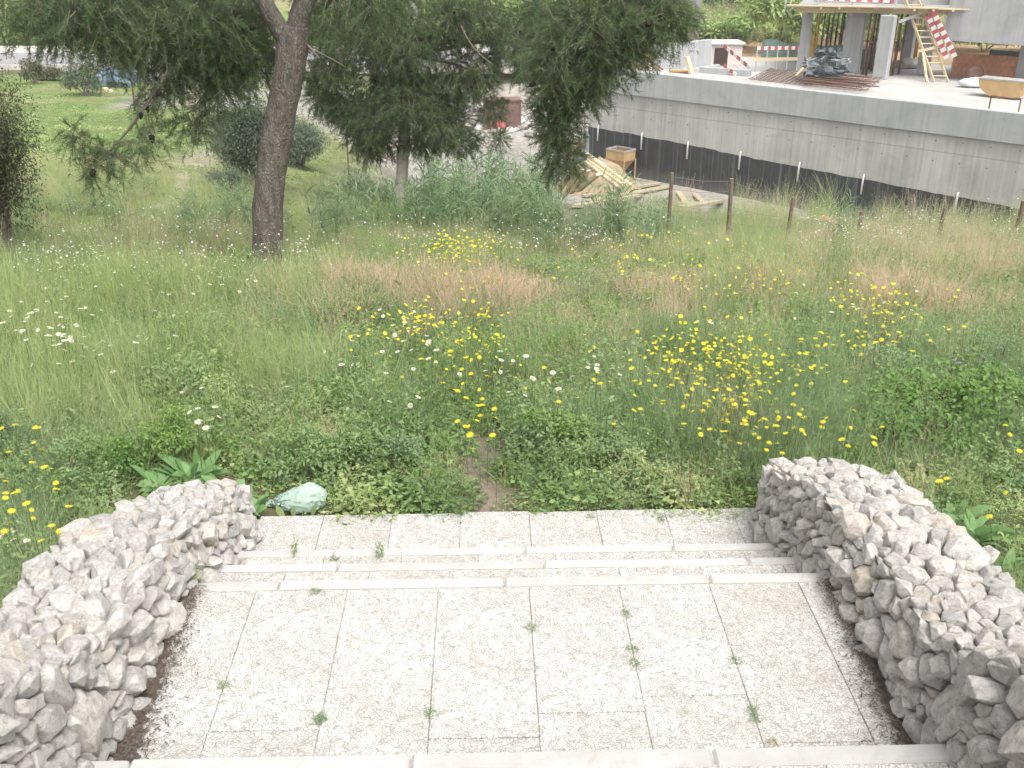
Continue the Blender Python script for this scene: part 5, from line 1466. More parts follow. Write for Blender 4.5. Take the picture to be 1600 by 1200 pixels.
y2 = Z([(440, 507), (597, 533), (527, 565), (845, 523), (1008, 560), (847, 573), (770, 590), (727, 608), (695, 633), (738, 657), (603, 678), (647, 711), (661, 678), (712, 706), (803, 686), (818, 672), (870, 695), (906, 689), (785, 650), (880, 630), (902, 618),
        (748, 768), (797, 768), (602, 805), (500, 816), (462, 803), (445, 755), (868, 808), (878, 852), (786, 816), (720, 818), (610, 880), (708, 886), (637, 927), (673, 918), (652, 957), (524, 1020), (192, 882), (312, 860), (990, 900), (975, 770), (1047, 766), (1140, 710),
        (1138, 738), (1060, 820), (1085, 826), (1108, 820), (1205, 860), (1258, 886), (1280, 856), (1160, 928), (1245, 950), (1205, 980), (1190, 1022), (1235, 1003), (1280, 1025), (1132, 1112), (1240, 1090), (1158, 1068), (1003, 1018), (712, 1146), (950, 1035), (937, 953), (955, 925),
        (172, 703), (260, 637), (425, 650), (405, 783), (670, 770), (1043, 655), (1055, 690), (1270, 718), (372, 600), (630, 638)], 800, 350, 3.2425)
y2 += gauss_pts(46, 1120, 610, 75, 38, .55) + gauss_pts(40, 1190, 655, 55, 30, .3) + gauss_pts(18, 1090, 735, 60, 18)
grow("yellow_daisy", y2, "yellow daisy in the wide drift right of the earth footpath", "yellow daisies right of the footpath")
y3 = Z([(240, 657), (435, 613), (385, 637), (460, 600), (345, 683), (460, 678), (490, 680), (215, 692), (245, 695), (170, 708), (193, 730), (255, 745), (150, 772), (183, 780), (330, 717), (400, 725), (350, 770), (487, 804), (510, 725), (525, 735), (570, 725), (633, 697), (655, 707), (613, 680), (485, 700), (430, 680), (575, 780), (595, 762), (797, 672), (733, 668), (525, 625), (580, 618),
        (140, 1065), (97, 1028), (215, 1040), (220, 1063), (264, 1040), (320, 1047), (363, 1063), (313, 1087), (362, 1105), (453, 1073), (372, 1138), (33, 1013), (15, 878), (90, 937), (183, 1003), (305, 993), (300, 1170)], 1200, 250, 2.5525) + gauss_pts(26, 1350, 520, 55, 20)
grow("yellow_daisy", y3, "yellow daisy among the feathery growth above the right wall", "yellow daisies above the right wall")
y4 = Z([(37, 130), (12, 217), (210, 237), (160, 318), (185, 322), (240, 321), (337, 388), (265, 424), (380, 474), (113, 480), (12, 487), (40, 535), (335, 544), (110, 565), (365, 587), (45, 600), (8, 605), (140, 602), (245, 700), (405, 724), (255, 750), (150, 757), (445, 825), (90, 848), (8, 855)], 0, 640, 4.615) + gauss_pts(14, 42, 755, 26, 45)
grow("yellow_daisy", y4, "yellow daisy growing close behind the left rubble wall", "yellow daisies behind the left wall", 1.0)
y5 = gauss_pts(46, 725, 430, 42, 20) + gauss_pts(8, 540, 390, 30, 12)
y5 = []
grow("yellow_daisy", y5, "small yellow daisy in the far patch right of the pine trunk", "yellow daisies beyond the dry grass", .78)
y6 = [(1580, 668), (1576, 680), (1580, 700), (1485, 733), (1488, 745), (1497, 755), (1420, 750), (1578, 768), (1558, 806), (1595, 832)]
grow("yellow_daisy", y6, "yellow daisy standing by the mallow bush behind the right wall", "yellow daisies by the mallow bush", .95)
w1 = Z([(660, 420), (715, 420), (757, 434), (685, 463), (738, 478), (760, 505), (743, 527), (748, 542), (690, 545), (803, 520), (865, 567), (870, 594), (912, 583), (463, 588), (380, 632), (610, 645), (823, 635), (940, 633), (905, 672), (910, 703), (742, 653), (750, 708), (530, 703), (445, 705), (420, 745), (640, 767), (587, 795), (1028, 733), (1240, 645), (1225, 678), (1240, 718), (1205, 748), (1290, 668), (645, 880), (630, 905), (832, 865), (785, 880), (1283, 860), (770, 598)], 400, 350, 3.2425)
grow("white_daisy", w1, "white daisy mixed into the drift left of the footpath", "white daisies left of the footpath")
w2 = Z([(920, 823), (888, 857), (1050, 842), (975, 930), (1005, 935), (1048, 930), (980, 972), (1022, 960), (1060, 995), (1018, 1000)], 0, 350, 3.2425)
grow("white_daisy", w2, "white daisy in the small cluster right of the tall pale grass", "white daisies by the tall pale grass")
w3 = Z([(95, 383), (160, 450), (175, 455), (258, 465), (205, 440), (225, 520), (280, 517), (305, 522), (330, 547), (345, 565), (350, 577), (225, 573), (265, 600), (290, 597), (325, 590), (295, 575), (405, 558), (478, 598), (515, 607), (555, 617), (710, 560), (775, 555), (843, 577), (870, 628), (680, 617), (285, 680), (370, 677), (275, 713), (598, 735), (18, 645), (60, 490), (40, 555), (140, 575), (240, 540), (425, 597), (555, 660), (500, 650)], 0, 350, 3.2425) + gauss_pts(34, 70, 500, 48, 28)
grow("white_daisy", w3, "white daisy in the bright patch at the meadow's left side", "white daisies at the left of the meadow")
w4 = Z([(888, 133), (937, 147), (965, 143), (1003, 143), (1028, 150), (1082, 147), (1100, 183), (933, 205), (1072, 222), (1105, 225), (940, 258), (992, 265), (1030, 303), (982, 347), (1018, 345), (605, 312), (667, 290), (480, 317), (540, 303), (790, 348), (840, 350), (870, 355), (725, 297), (765, 330), (762, 435), (900, 452), (937, 410), (570, 413), (535, 442), (408, 460), (310, 387), (220, 387)], 0, 350, 3.2425) + gauss_pts(24, 300, 405, 80, 28)
grow("white_daisy", w4, "white daisy in the grass left of the pine trunk", "white daisies left of the pine trunk", .85)
w5 = Z([(790, 470), (830, 467), (940, 480), (930, 492), (567, 580), (767, 620), (450, 672), (48, 667), (390, 713), (420, 700), (440, 735), (483, 750), (523, 738), (352, 752), (92, 760), (190, 776), (117, 798), (243, 818), (408, 667), (5, 862)], 800, 350, 3.2425)
grow("white_daisy", w5, "white daisy scattered near the middle of the meadow", "white daisies in the middle")
w6 = Z([(63, 517), (140, 495), (163, 540), (205, 495), (85, 573), (120, 632), (258, 600), (370, 590), (335, 583), (495, 567), (590, 603), (575, 505), (620, 510), (215, 512)], 1200, 250, 2.5525) + gauss_pts(10, 500, 385, 60, 14)
grow("white_daisy", w6, "white daisy in the far grass towards the fence", "white daisies towards the fence", .85)
w7 = Z([(143, 893), (18, 905), (200, 932), (232, 958), (105, 965)], 0, 640, 4.615)
grow("white_daisy", w7, "white daisy beside the left rubble wall", "white daisies beside the left wall", .8)
pv_ = Z([(847, 640), (830, 680), (893, 682), (880, 717), (923, 715), (775, 752), (750, 770), (920, 800), (820, 820), (770, 800), (698, 838), (730, 838), (818, 860), (872, 810), (905, 865), (825, 787), (745, 808), (925, 745)], 1200, 250, 2.5525)
grow("purple_flower", pv_, "small violet-blue flower above the mallow bush", "violet flowers above the mallow bush", 1.0, cat="flower")

# ------------------------------------------------------------------ plants of their own
def leafy_bush(name, c, d, n, ls, lw, mat, label, cat, seed, stems=10, group=None, shell=.35, drop=.3):
    r = np.random.default_rng(seed)
    root = empty(name, (c[0], c[1], gz(c[0], c[1])), label=label, category=cat, group=group)
    nl = max(6, int(n / 260)); lob = unit(r.normal(0, 1, (nl, 3))) * r.uniform(.25, .72, (nl, 1)); lr = r.uniform(.28, .5, nl)
    i = r.integers(0, nl, n); u = unit(r.normal(0, 1, (n, 3))) * (r.uniform(0, 1, (n, 1)) ** shell)
    P = lob[i] + u * lr[i][:, None]
    k = P[:, 2] > -.92; P, u = P[k], u[k]; n = len(P)
    P = P * np.array(d) / 2 + np.array([0, 0, d[2] * .5 + (0)])
    P[:, 2] = np.maximum(P[:, 2], .02)
    ll = r.uniform(*ls, n)
    V, F = ribbons(P, unit(u * .6 + r.normal(0, .7, (n, 3)) + np.array([0, 0, .25])), ll, ll * lw, drop, 2, 'leaf', r)
    put(bpy.data.objects.new("foliage", fast_mesh("foliage", V, F, M[mat])), root)
    mb = MB()
    for k in range(stems):
        q = lob[k % nl] * np.array(d) / 2 + np.array([0, 0, d[2] * .5]); a = random.uniform(0, 6.28)
        mb.tube([(.05 * math.cos(a) * d[0], .05 * math.sin(a) * d[1], -.1), (q[0] * .5, q[1] * .5, q[2] * .6), tuple(q)], [.02 * d[2], .013 * d[2], .005 * d[2]], 5)
    mb.obj("stem", M['twig'], root, kind='stuff')
    return root
c = on_ground(1455, 700); leafy_bush("mallow_bush", c, (1.35, 1.0, .62), 3800, (.016, .042), .8, 'mallow', "broad mallow bush with yellowing leaves behind the right wall", "bush", 1, shell=.7)
c = on_ground(1570, 660); leafy_bush("mallow_bush", c, (.8, .7, .5), 1500, (.022, .045), .8, 'mallow', "small mallow bush at the photo's right edge, behind the bigger one", "bush", 2)
for px, py, d, n_, ls_, lw_, mt_, where in (
    (545, 715, (.75, .55, .42), 1500, (.014, .034), .5, 'herb', "between the plastic bag and the footpath"), (620, 730, (.6, .5, .36), 1200, (.012, .03), .5, 'feather', "between the plastic bag and the footpath"), (480, 735, (.6, .5, .36), 1200, (.016, .04), .5, 'herb', "between the plastic bag and the footpath"),
    (300, 610, (.7, .55, .45), 1300, (.02, .05), .42, 'herb', "in the hollow right of the pale tussocks"), (350, 640, (.7, .5, .4), 1300, (.016, .04), .45, 'clover', "in the hollow right of the pale tussocks"), (270, 700, (.8, .6, .42), 1600, (.014, .034), .5, 'mallow', "in the hollow right of the pale tussocks"),
    (860, 690, (.8, .55, .44), 1700, (.014, .034), .5, 'mallow', "right of the footpath below the yellow drift"), (930, 720, (.7, .5, .4), 1400, (.014, .034), .5, 'herb', "right of the footpath below the yellow drift"), (1000, 760, (.55, .45, .3), 1000, (.012, .03), .5, 'clover', "right of the footpath below the yellow drift"), (820, 640, (.6, .5, .4), 1200, (.014, .036), .45, 'herb', "right of the footpath below the yellow drift"),
    (1400, 610, (.8, .6, .5), 1600, (.014, .034), .5, 'feather', "above the mallow bush towards the fence"), (1500, 600, (.9, .6, .45), 1700, (.014, .034), .5, 'herb', "above the mallow bush towards the fence"), (1560, 560, (.8, .6, .4), 1300, (.014, .034), .45, 'feather', "above the mallow bush towards the fence"), (1260, 500, (.8, .6, .4), 1200, (.014, .034), .4, 'herb', "above the mallow bush towards the fence"),
    (20, 700, (.7, .6, .4), 1400, (.012, .03), .5, 'feather', "at the left edge behind the rubble wall"), (110, 760, (.8, .6, .4), 1600, (.014, .034), .5, 'herb', "at the left edge behind the rubble wall"), (180, 730, (.7, .5, .38), 1300, (.014, .034), .5, 'mallow', "at the left edge behind the rubble wall"),
    (1010, 480, (.7, .5, .42), 1100, (.014, .036), .4, 'herb', "among the dry grass at the meadow's middle"), (900, 460, (.6, .5, .35), 900, (.014, .036), .4, 'feather', "among the dry grass at the meadow's middle"), (560, 490, (.7, .5, .35), 1000, (.014, .036), .4, 'clover', "among the dry grass at the meadow's middle")):
    c = on_ground(px, py + 14)
    if c[1] < 5.3 and -2.3 < c[0] < 2.45: c[1] = 5.38
    leafy_bush("weed_mound", c, d, n_, ls_, lw_, mt_, "leafy green weed mound " + where, "weed mound", px, stems=7, group="weed mounds " + where, shell=.6)
c = on_ground(395, 292); leafy_bush("olive_shrub", c, (2.6, 2.0, 2.5), 30000, (.04, .08), .40, 'olive', "grey-green olive shrub behind the leaning pine trunk", "shrub", 3)
c = on_ground(470, 262); leafy_bush("olive_shrub", c, (2.0, 1.5, 1.5), 15000, (.04, .08), .40, 'olive', "dark low shrub just right of the leaning pine trunk", "shrub", 4)
c = on_ground(362, 310); leafy_bush("leafy_shrub", c, (1.1, .8, .8), 3000, (.03, .06), .4, 'olive', "small low shrub at the foot of the olive shrub", "shrub", 14)
cb_ = at_y(-12, 345, 13.0); leafy_bush("leafy_shrub", (cb_[0] + .05, 13.0), (1.75, 1.5, 3.0), 30000, (.03, .06), .36, 'cypress', "brownish green shrub cut by the photo's left edge", "shrub", 5)
c = on_ground(135, 150); leafy_bush("leafy_shrub", c, (2.6, 1.6, 1.7), 2600, (.08, .16), .4, 'olive', "grey-green shrub at the lawn's end before the road", "shrub", 6)
c = on_ground(85, 126); leafy_bush("leafy_shrub", c, (2.2, 1.4, .9), 1600, (.08, .16), .4, 'cypress', "brownish low shrub beside the road, left of the grey-green one", "shrub", 7)
c = on_ground(55, 112 + 20); leafy_bush("leafy_shrub", c, (1.8, 1.2, 1.3), 1400, (.08, .16), .4, 'cypress', "olive-brown shrub by the road, partly behind the left edge shrub", "shrub", 8)
for i, (px, py, d, mt, lab) in enumerate(((1010, 74, (4, 3, 1.8), 'farleaf', "pale bush on the bank left of the utility pole"), (1050, 60, (4, 3, 1.7), 'farleaf', "green bush on the bank touching the utility pole"), (1115, 70, (5, 3, 1.8), 'farleaf', "rounded bush on the bank right of the utility pole"),
      (1160, 60, (5, 4, 1.9), 'farleaf', "grassy green bush above the guard rail"), (1205, 80, (6, 4, 5.0), 'farleaf', "tall green bush left of the first concrete column"), (1280, 80, (8, 4, 5.2), 'farleaf', "green bush seen between the columns, left part"), (1350, 78, (8, 4, 5.0), 'farleaf', "green bush seen between the columns, middle part"),
      (1420, 76, (8, 4, 4.6), 'farleaf', "green bush seen behind the ladder"), (1530, 80, (9, 4, 3.4), 'farleaf', "green bush seen below the hanging wall"), (1215, 20, (7, 5, 6), 'fargreen', "dark evergreen bush high on the bank by the deck"), (1130, 10, (8, 5, 3), 'farleaf', "pale bush at the top of the bank"), (1180, 5, (7, 4, 5), 'fargreen', "dark bush at the top of the bank behind the pale one"),
      (20, 70, (7, 4, 4.5), 'farleaf', "roadside tree at the far left beyond the road"), (110, 62, (6, 4, 3.6), 'fargreen', "dark roadside bush behind the lamp post"), (215, 66, (8, 4, 5.5), 'fargreen', "dark roadside trees behind the pine branches"), (330, 66, (8, 4, 6.0), 'fargreen', "dark roadside trees behind the leaning pine trunk"),
      (560, 80, (9, 4, 6.5), 'fargreen', "roadside trees behind the dense pine"), (700, 80, (9, 4, 6), 'farleaf', "light roadside trees behind the dense pine"), (830, 70, (9, 4, 5.5), 'farleaf', "light roadside trees right of the dense pine"), (930, 66, (7, 4, 4.5), 'farleaf', "pale bushes behind the building's far corner"))):
    c = on_ground(px, py + 2); leafy_bush("bush", c, (d[0], d[1], d[2] * .9), 2200, (.20, .42), .5, mt, lab, "bush", 40 + i, stems=2, shell=.5)

tus = [p_tall(95, .24, (.42, .72), 'tallgrass', 16, (.012, .03), .004, .2, 60), p_tall(80, .20, (.38, .66), 'tallgrass', 16, (.012, .03), .004, .16, 50)]
for k, (px, py) in enumerate(((40, 660), (95, 672), (150, 668), (205, 650), (120, 625), (175, 612), (60, 610), (225, 612), (425, 615), (465, 605), (500, 590), (440, 580))):
    p = on_ground(px, py); o = bpy.data.objects.new("grass_tussock", tus[k % 2]); o.location = (p[0], p[1], p[2] - .02); o.rotation_euler = (0, 0, random.uniform(0, 6.28)); s = random.uniform(.85, 1.1); o.scale = (s, s, s)
    put(o, None, label="tall pale yellow-green grass tussock at the meadow's left side" if px < 300 else "tall pale green grass tussock between the left daisies and the drift", category="grass tussock", group="pale tussocks at the left" if px < 300 else "pale tussocks left of the drift")
fth = [p_feather(34, 52, .26, (.34, .62)), p_feather(30, 50, .22, (.3, .55))]
for k, (px, py) in enumerate(((1010, 690), (1065, 705), (1120, 715), (1085, 660), (1160, 745), (1215, 735), (1040, 730), (1265, 650), (1320, 655), (1370, 640), (1300, 615), (1350, 600), (610, 680), (660, 690), (590, 650), (30, 850), (70, 800))):
    p = on_ground(px, py); o = bpy.data.objects.new("daisy_bush", fth[k % 2]); o.location = (p[0], p[1], p[2] - .02); o.rotation_euler = (0, 0, random.uniform(0, 6.28)); s = random.uniform(.8, 1.05); o.scale = (s, s, s)
    if p[1] < 4.9 and -2.15 < p[0] < 2.3: o.location.x = -2.2 if p[0] < 0 else 2.4
    if px < 100: l, g = "feathery green daisy bush behind the left rubble wall", "daisy bushes behind the left wall"
    elif px < 700: l, g = "feathery green daisy bush left of the earth footpath", "daisy bushes left of the footpath"
    elif px < 1230: l, g = "feathery green daisy bush under the wide yellow drift", "daisy bushes under the wide drift"
    else: l, g = "feathery green daisy bush between drift and mallow bush", "daisy bushes by the mallow"
    put(o, None, label=l, category="daisy bush", group=g)
reed_protos = [p_reed(14, .38, (.9, 1.55), lv=15), p_reed(12, .34, (.7, 1.3), lv=14), p_reed(10, .3, (.5, 1.0), lv=13)]
reeds = ((690, 325, 0), (730, 315, 0), (765, 312, 0), (800, 312, 0), (835, 318, 0), (860, 325, 1), (715, 345, 1), (770, 338, 1), (700, 340, 0), (742, 330, 0), (780, 325, 0), (820, 335, 0), (850, 340, 0), (760, 352, 1), (800, 360, 1), (845, 362, 1), (720, 362, 1), (690, 350, 1), (910, 372, 1), (945, 378, 0), (975, 378, 0), (1005, 368, 1), (890, 360, 1), (925, 350, 1), (1030, 360, 2),
         (575, 335, 2), (555, 352, 2), (375, 318, 1), (345, 325, 2), (310, 335, 2), (225, 300, 2), (150, 320, 2), (180, 340, 2), (110, 330, 2), (675, 318, 2), (1320, 372, 2), (530, 330, 2))
for k, (px, py, v) in enumerate(reeds):
    p = on_ground(px, py + 14); o = bpy.data.objects.new("reed_clump", reed_protos[v]); o.location = (p[0], p[1], p[2] - .02); o.rotation_euler = (0, 0, random.uniform(0, 6.28)); s = random.uniform(.85, 1.15) * (1.15 if 640 < px < 880 else .58 if 880 <= px < 935 else .8 if px >= 880 else .7); o.scale = (s, s, s)
    g = "reeds before the plank heap" if 640 < px < 900 else ("reeds under the planks" if px >= 900 else "reeds beside the pine trunks" if px > 300 else "reeds at the lawn's near edge")
    l = {"reeds before the plank heap": "blue-green reed clump in the dense stand right of the pale trunk", "reeds under the planks": "blue-green reed clump in front of the long planks and fence posts",
         "reeds beside the pine trunks": "reed clump growing beside the two pine trunks", "reeds at the lawn's near edge": "thin reed clump at the near edge of the far lawn"}[g]
    put(o, None, label=l, category="reeds", group=g)
def rosette(name, c, n, L, w, mat, label, cat, up=(.8, 2.0)):
    a = rng.uniform(0, 6.28, n); d = unit(np.stack([np.cos(a), np.sin(a), rng.uniform(*up, n)], -1)); b = disk(n, .05) + np.array([0, 0, .0])
    V, F = ribbons(b, d, rng.uniform(*L, n), rng.uniform(*w, n), rng.uniform(.25, .8, n), 6, 'leaf')
    o = put(bpy.data.objects.new(name, fast_mesh(name, V, F, M[mat], smooth=True)), None, label=label, category=cat); o.location = (c[0], c[1], gz(c[0], c[1]) - .01); return o
for (px, py, n, L, lab) in ((362, 790, 26, (.16, .34), "broad-leaved plant right behind the end of the left wall"), (300, 752, 22, (.18, .36), "broad-leaved plant with long leaves behind the left wall's top"), (250, 765, 16, (.14, .28), "broad-leaved plant at the left wall's back, lower left of the long-leaved one"), (395, 800, 14, (.12, .22), "small broad-leaved plant touching the plastic bag's left side"),
                            (1520, 850, 26, (.18, .36), "broad-leaved plant low behind the right wall"), (1560, 900, 20, (.15, .3), "broad-leaved plant near the photo's right edge behind the right wall"), (1490, 810, 12, (.12, .24), "light green broad-leaved plant behind the middle of the right wall")):
    c = on_ground(px, py); 
    if c[1] < 5.0 and -1.98 < c[0] < 2.2: c[0] = -2.05 if c[0] < 0 else 2.28
    rosette("broadleaf_plant", c, int(n * 1.5), (L[0] * 1.15, L[1] * 1.1), (.035, .075), 'dock', lab, "plant")

# weeds in the joints of the paving
wd = ((461, 866, 0, "tall seeding weed growing from the second step"), (595, 870, 0, "dark little weed on the second step's edging"), (522, 874, 1, "grey-green weed flat on the step, right of the tall one"), (831, 981, 1, "green tuft in the slab joint near the landing's centre"), (977, 960, 1, "small tuft in the joint at upper right of the landing"),
      (987, 1015, 1, "tiny green tuft, upper of two in one joint"), (991, 1037, 1, "tiny green tuft, lower of two in one joint"), (1165, 1034, 1, "flat green weed on the landing's right side"), (1135, 1111, 1, "flat weed in a cross joint on the landing's right side"), (1181, 1123, 1, "weed in the joint by the lower right of the landing"),
      (668, 1117, 1, "weed where two joints meet, lower centre of the landing"), (497, 1124, 1, "tuft in the joint at lower left of the landing"), (455, 1127, 1, "flat weed left of the tuft at lower left"), (493, 925, 1, "small green leaf tuft behind the landing's edging"), (352, 1072, 1, "weed in the long joint near the left wall"),
      (1208, 1162, 2, "dry brownish weed before the lowest edging strip"), (1033, 814, 1, "brown tuft at the paving's far edge, right of centre"), (923, 808, 1, "small tuft at the paving's far edge, near its centre"), (306, 915, 0, "dusty weed at the foot of the left wall"), (318, 905, 0, "dusty weed against the left wall by the edging"), (1203, 848, 1, "grass tuft at the foot of the right wall's end"))
for px, py, ty, lab in wd:
    zz = 0.0 if py > 905 else (-.16 if py > 884 else (-.32 if py > 862 else -.48))
    if px > 1100 and 840 < py < 860: zz = -.48
    p = at_z(px, py, zz)
    if zz == 0.0 and ty == 1:
        j = min(XJ, key=lambda q: abs(q - p[0]))
        if abs(j - p[0]) < .12: p[0] = j
    if ty == 0: me = p_herb(5, 14, .03, (.07, .17), (.012, .028), .4, 'herb', .3)
    else: me = p_cover(46, .05, .03, (.006, .017), 'feather' if ty == 1 else 'straw')
    if ty: 
        k = np.empty(len(me.vertices) * 3, np.float32); me.vertices.foreach_get("co", k); k = k.reshape(-1, 3); k[:, 2] *= .55; me.vertices.foreach_set("co", k.ravel())
    o = put(bpy.data.objects.new("joint_weed", me), None, label=lab, category="weed"); o.location = (p[0], p[1], zz + .002); o.scale = (.5, .5, .5) if ty else (.8, .8, .8)

# carrier bag, scraps of paper, loose stones
bp = on_ground(464, 792); bag = empty("plastic_bag", (bp[0], bp[1], gz(bp[0], bp[1])), label="pale green plastic carrier bag puffed up in the weeds by the paving", category="plastic bag")
_b = lump("bag_body", (0, 0, 0), (.36, .22, .22), 'bag', 4.4, bag, amp=.10, sub=5)
for v in _b.data.vertices:
    k = (v.co.x + .18) / .36; f = min(1.0, .16 + 1.15 * max(k, 0)) if k < .75 else 1.0
    v.co.y *= f; v.co.z = (v.co.z + .06) * (f * .95) + .01
    from mathutils import noise as mn
    v.co += v.normal * (abs(mn.noise(v.co * Vector((9, 16, 16)))) * -.030 + abs(mn.noise(v.co * 31)) * -.007)
_b.data.update()
V, F = ribbons(np.array([[.0, -.13, .0], [.05, -.14, .0], [-.05, -.14, 0], [.1, -.12, 0]]), np.array([[.1, -.1, 1], [.2, -.1, 1], [-.3, 0, 1], [.3, -.1, .8]]), .14, .04, .3, 3, 'leaf')
put(bpy.data.objects.new("weed_leaf", fast_mesh("weed_leaf", V, F, M['herb'])), None, label="green leaf sprig standing in front of the plastic bag", category="weed").location = (bp[0], bp[1], gz(bp[0], bp[1]))
for (px, py, mt, lab) in ((699, 741, 'white_sack', "white paper scrap beside the earth footpath"), (786, 701, 'red', "tiny red scrap by the footpath"), (702, 690, 'white_sack', "pale scrap under the weeds left of the footpath")):
    p = on_ground(px, py); lump("paper_scrap", Vector((p[0], p[1], p[2] + .015)), (.05, .035, .03), mt, px, amp=.4, sub=2, label=lab, category="litter")
for (px, py, zz, R, lab) in ((386, 826, -.48, .05, "flat loose stone on the paving by the left wall's end"), (375, 832, -.48, .035, "small loose stone touching the left wall's end"), (1198, 853, -.48, .04, "loose stone at the right wall's end"), (1212, 868, -.48, .03, "small loose stone on the step by the right wall")):
    p = at_z(px, py, zz); pts = [Vector((random.gauss(0, 1), random.gauss(0, 1), random.gauss(0, 1))).normalized() for _ in range(14)]
    pts = [Vector((q.x * R * 1.3, q.y * R, q.z * R * .5 + R * .35)) for q in pts]
    o = put(bpy.data.objects.new("loose_stone", hull_mesh("loose_stone", pts, M['stone'])), None, label=lab, category="stone"); o.location = (p[0], p[1], zz)

# ------------------------------------------------------------------ the pines
def crown(lobes, seed, above):
    """sprigs of needles filling the lobes: (px, py, Y, rx, ry, rz, count)"""
    r = np.random.default_rng(seed); C, D = [], []
    for (px, py, Y, rx, ry, rz, n) in lobes:
        c = at_y(px, py, Y); u = unit(r.normal(0, 1, (n, 3))) * (r.uniform(0, 1, (n, 1)) ** .42)
        u = u * (1 + .25 * np.sin(u[:, :1] * 5 + c[0] * 3) * np.cos(u[:, 2:] * 4 + c[2]))
        C.append(c + u * np.array([rx, ry, rz])); D.append(unit(u * .75 + r.normal(0, .45, (n, 3)) + np.array([0, 0, -.28])))
    return np.concatenate(C), np.concatenate(D)
def needles(C, D, r, K=44, L=(.16, .34), nl=(.06, .105), w=.0034):
    N = len(C); Ls = r.uniform(*L, N); i = np.repeat(np.arange(N), K); k = N * K
    t = r.uniform(.08, 1.0, k); d = D[i]
    b = C[i] + d * (Ls[i] * t)[:, None] + np.array([0, 0, -1.0]) * (Ls[i] * .22 * t ** 2)[:, None]
    nd = unit(d * .75 + r.normal(0, .62, (k, 3))); ln = r.uniform(*nl, k)
    s = unit(np.cross(nd, r.normal(0, 1, (k, 3)))) * w
    V = np.stack([b - s, b + s, b + nd * ln[:, None]], 1).reshape(-1, 3)
    return V, np.arange(3 * k).reshape(-1, 3)
def pine(name, label, trunk_pts, rads, bark, lobes, seed, limbs, Ks=44):
    root = empty(name, trunk_pts[0], label=label, category="pine tree"); o = root.location.copy()
    r = np.random.default_rng(seed)
    # trunk, with a swollen foot and an uneven surface
    P = [Vector(p) for p in trunk_pts]; pts, rr = [], []
    for i in range(len(P) - 1):
        for q in range(10): pts.append(P[i].lerp(P[i + 1], q / 10)); rr.append(rads[i] + (rads[i + 1] - rads[i]) * q / 10)
    pts.append(P[-1]); rr.append(rads[-1])
    for _ in range(6): pts = [pts[0]] + [(pts[k - 1] + pts[k] * 2 + pts[k + 1]) / 4 for k in range(1, len(pts) - 1)] + [pts[-1]]
    mb = MB(); mb.tube([p - o for p in pts], rr, 26)
    nv = len(mb.v); from_ = len(pts)
    from mathutils import noise as mn
    for k in range(nv):
        i = k // 26; c = pts[min(i, from_ - 1)] - o; v = Vector(mb.v[k]); q = v - c
        f = 1 + .06 * mn.noise(Vector((v.x * 7, v.y * 7, v.z * 3))) + .05 * mn.noise(Vector((v.x * 22, v.y * 22, v.z * 6)))
        if v.z < .35: f += .28 * (1 - max(v.z, 0) / .35) ** 2 * (.6 + .4 * math.sin(k * 2.4))
        mb.v[k] = tuple(c + q * f)
    mb.obj("trunk", M[bark], root, smooth=True)
    C, D = crown(lobes, seed, None)
    for (a, b_, r0, r1, bow) in limbs:
        a, b_ = Vector(a), Vector(b_); m_ = (a + b_) / 2 + Vector(bow)
        path = [a.lerp(m_, t).lerp(m_.lerp(b_, t), t) - o for t in np.linspace(0, 1, 9)]
        L2 = MB(); L2.tube(path, list(np.linspace(r0, r1, 9)), 9); L2.obj("branch", M['bark' if r0 > .05 else 'twig'], root, smooth=True)
    V, F = needles(C, D, r, Ks)
    put(bpy.data.objects.new("crown", fast_mesh("crown", V - np.array(o), F, M['needle'])), root)
    V2, F2 = ribbons(C - D * .12, D, .36, .007, .2, 2, 'stem', r)
    put(bpy.data.objects.new("twigs", fast_mesh("twigs", V2 - np.array(o), F2, M['twig'])), root, kind='stuff')
    return root, C
def cones(root, spots, Y):
    cm = None
    for (px, py) in spots:
        p = at_y(px + random.gauss(0, 3), py + random.gauss(0, 3), Y + random.uniform(-.25, .15)) - np.array(root.location)
        if cm is None:
            mb = MB(); prof = [(.0, 0), (.022, .008), (.030, .028), (.024, .055), (.010, .08), (0.001, .09)]
            n = 9; vs = [(q * math.cos(a * 2 * math.pi / n + i * .35), q * math.sin(a * 2 * math.pi / n + i * .35), -z) for i, (q, z) in enumerate(prof) for a in range(n)]
            mb.add(vs, [(i * n + a, i * n + (a + 1) % n, (i + 1) * n + (a + 1) % n, (i + 1) * n + a) for i in range(len(prof) - 1) for a in range(n)]); cm = mb.mesh("pine_cone", M['cone'])
        o = put(bpy.data.objects.new("pine_cone", cm), root); o.location = p; o.rotation_euler = (random.uniform(-1, 1), random.uniform(-1, 1), 0); s = random.uniform(.8, 1.25); o.scale = (s, s, s)

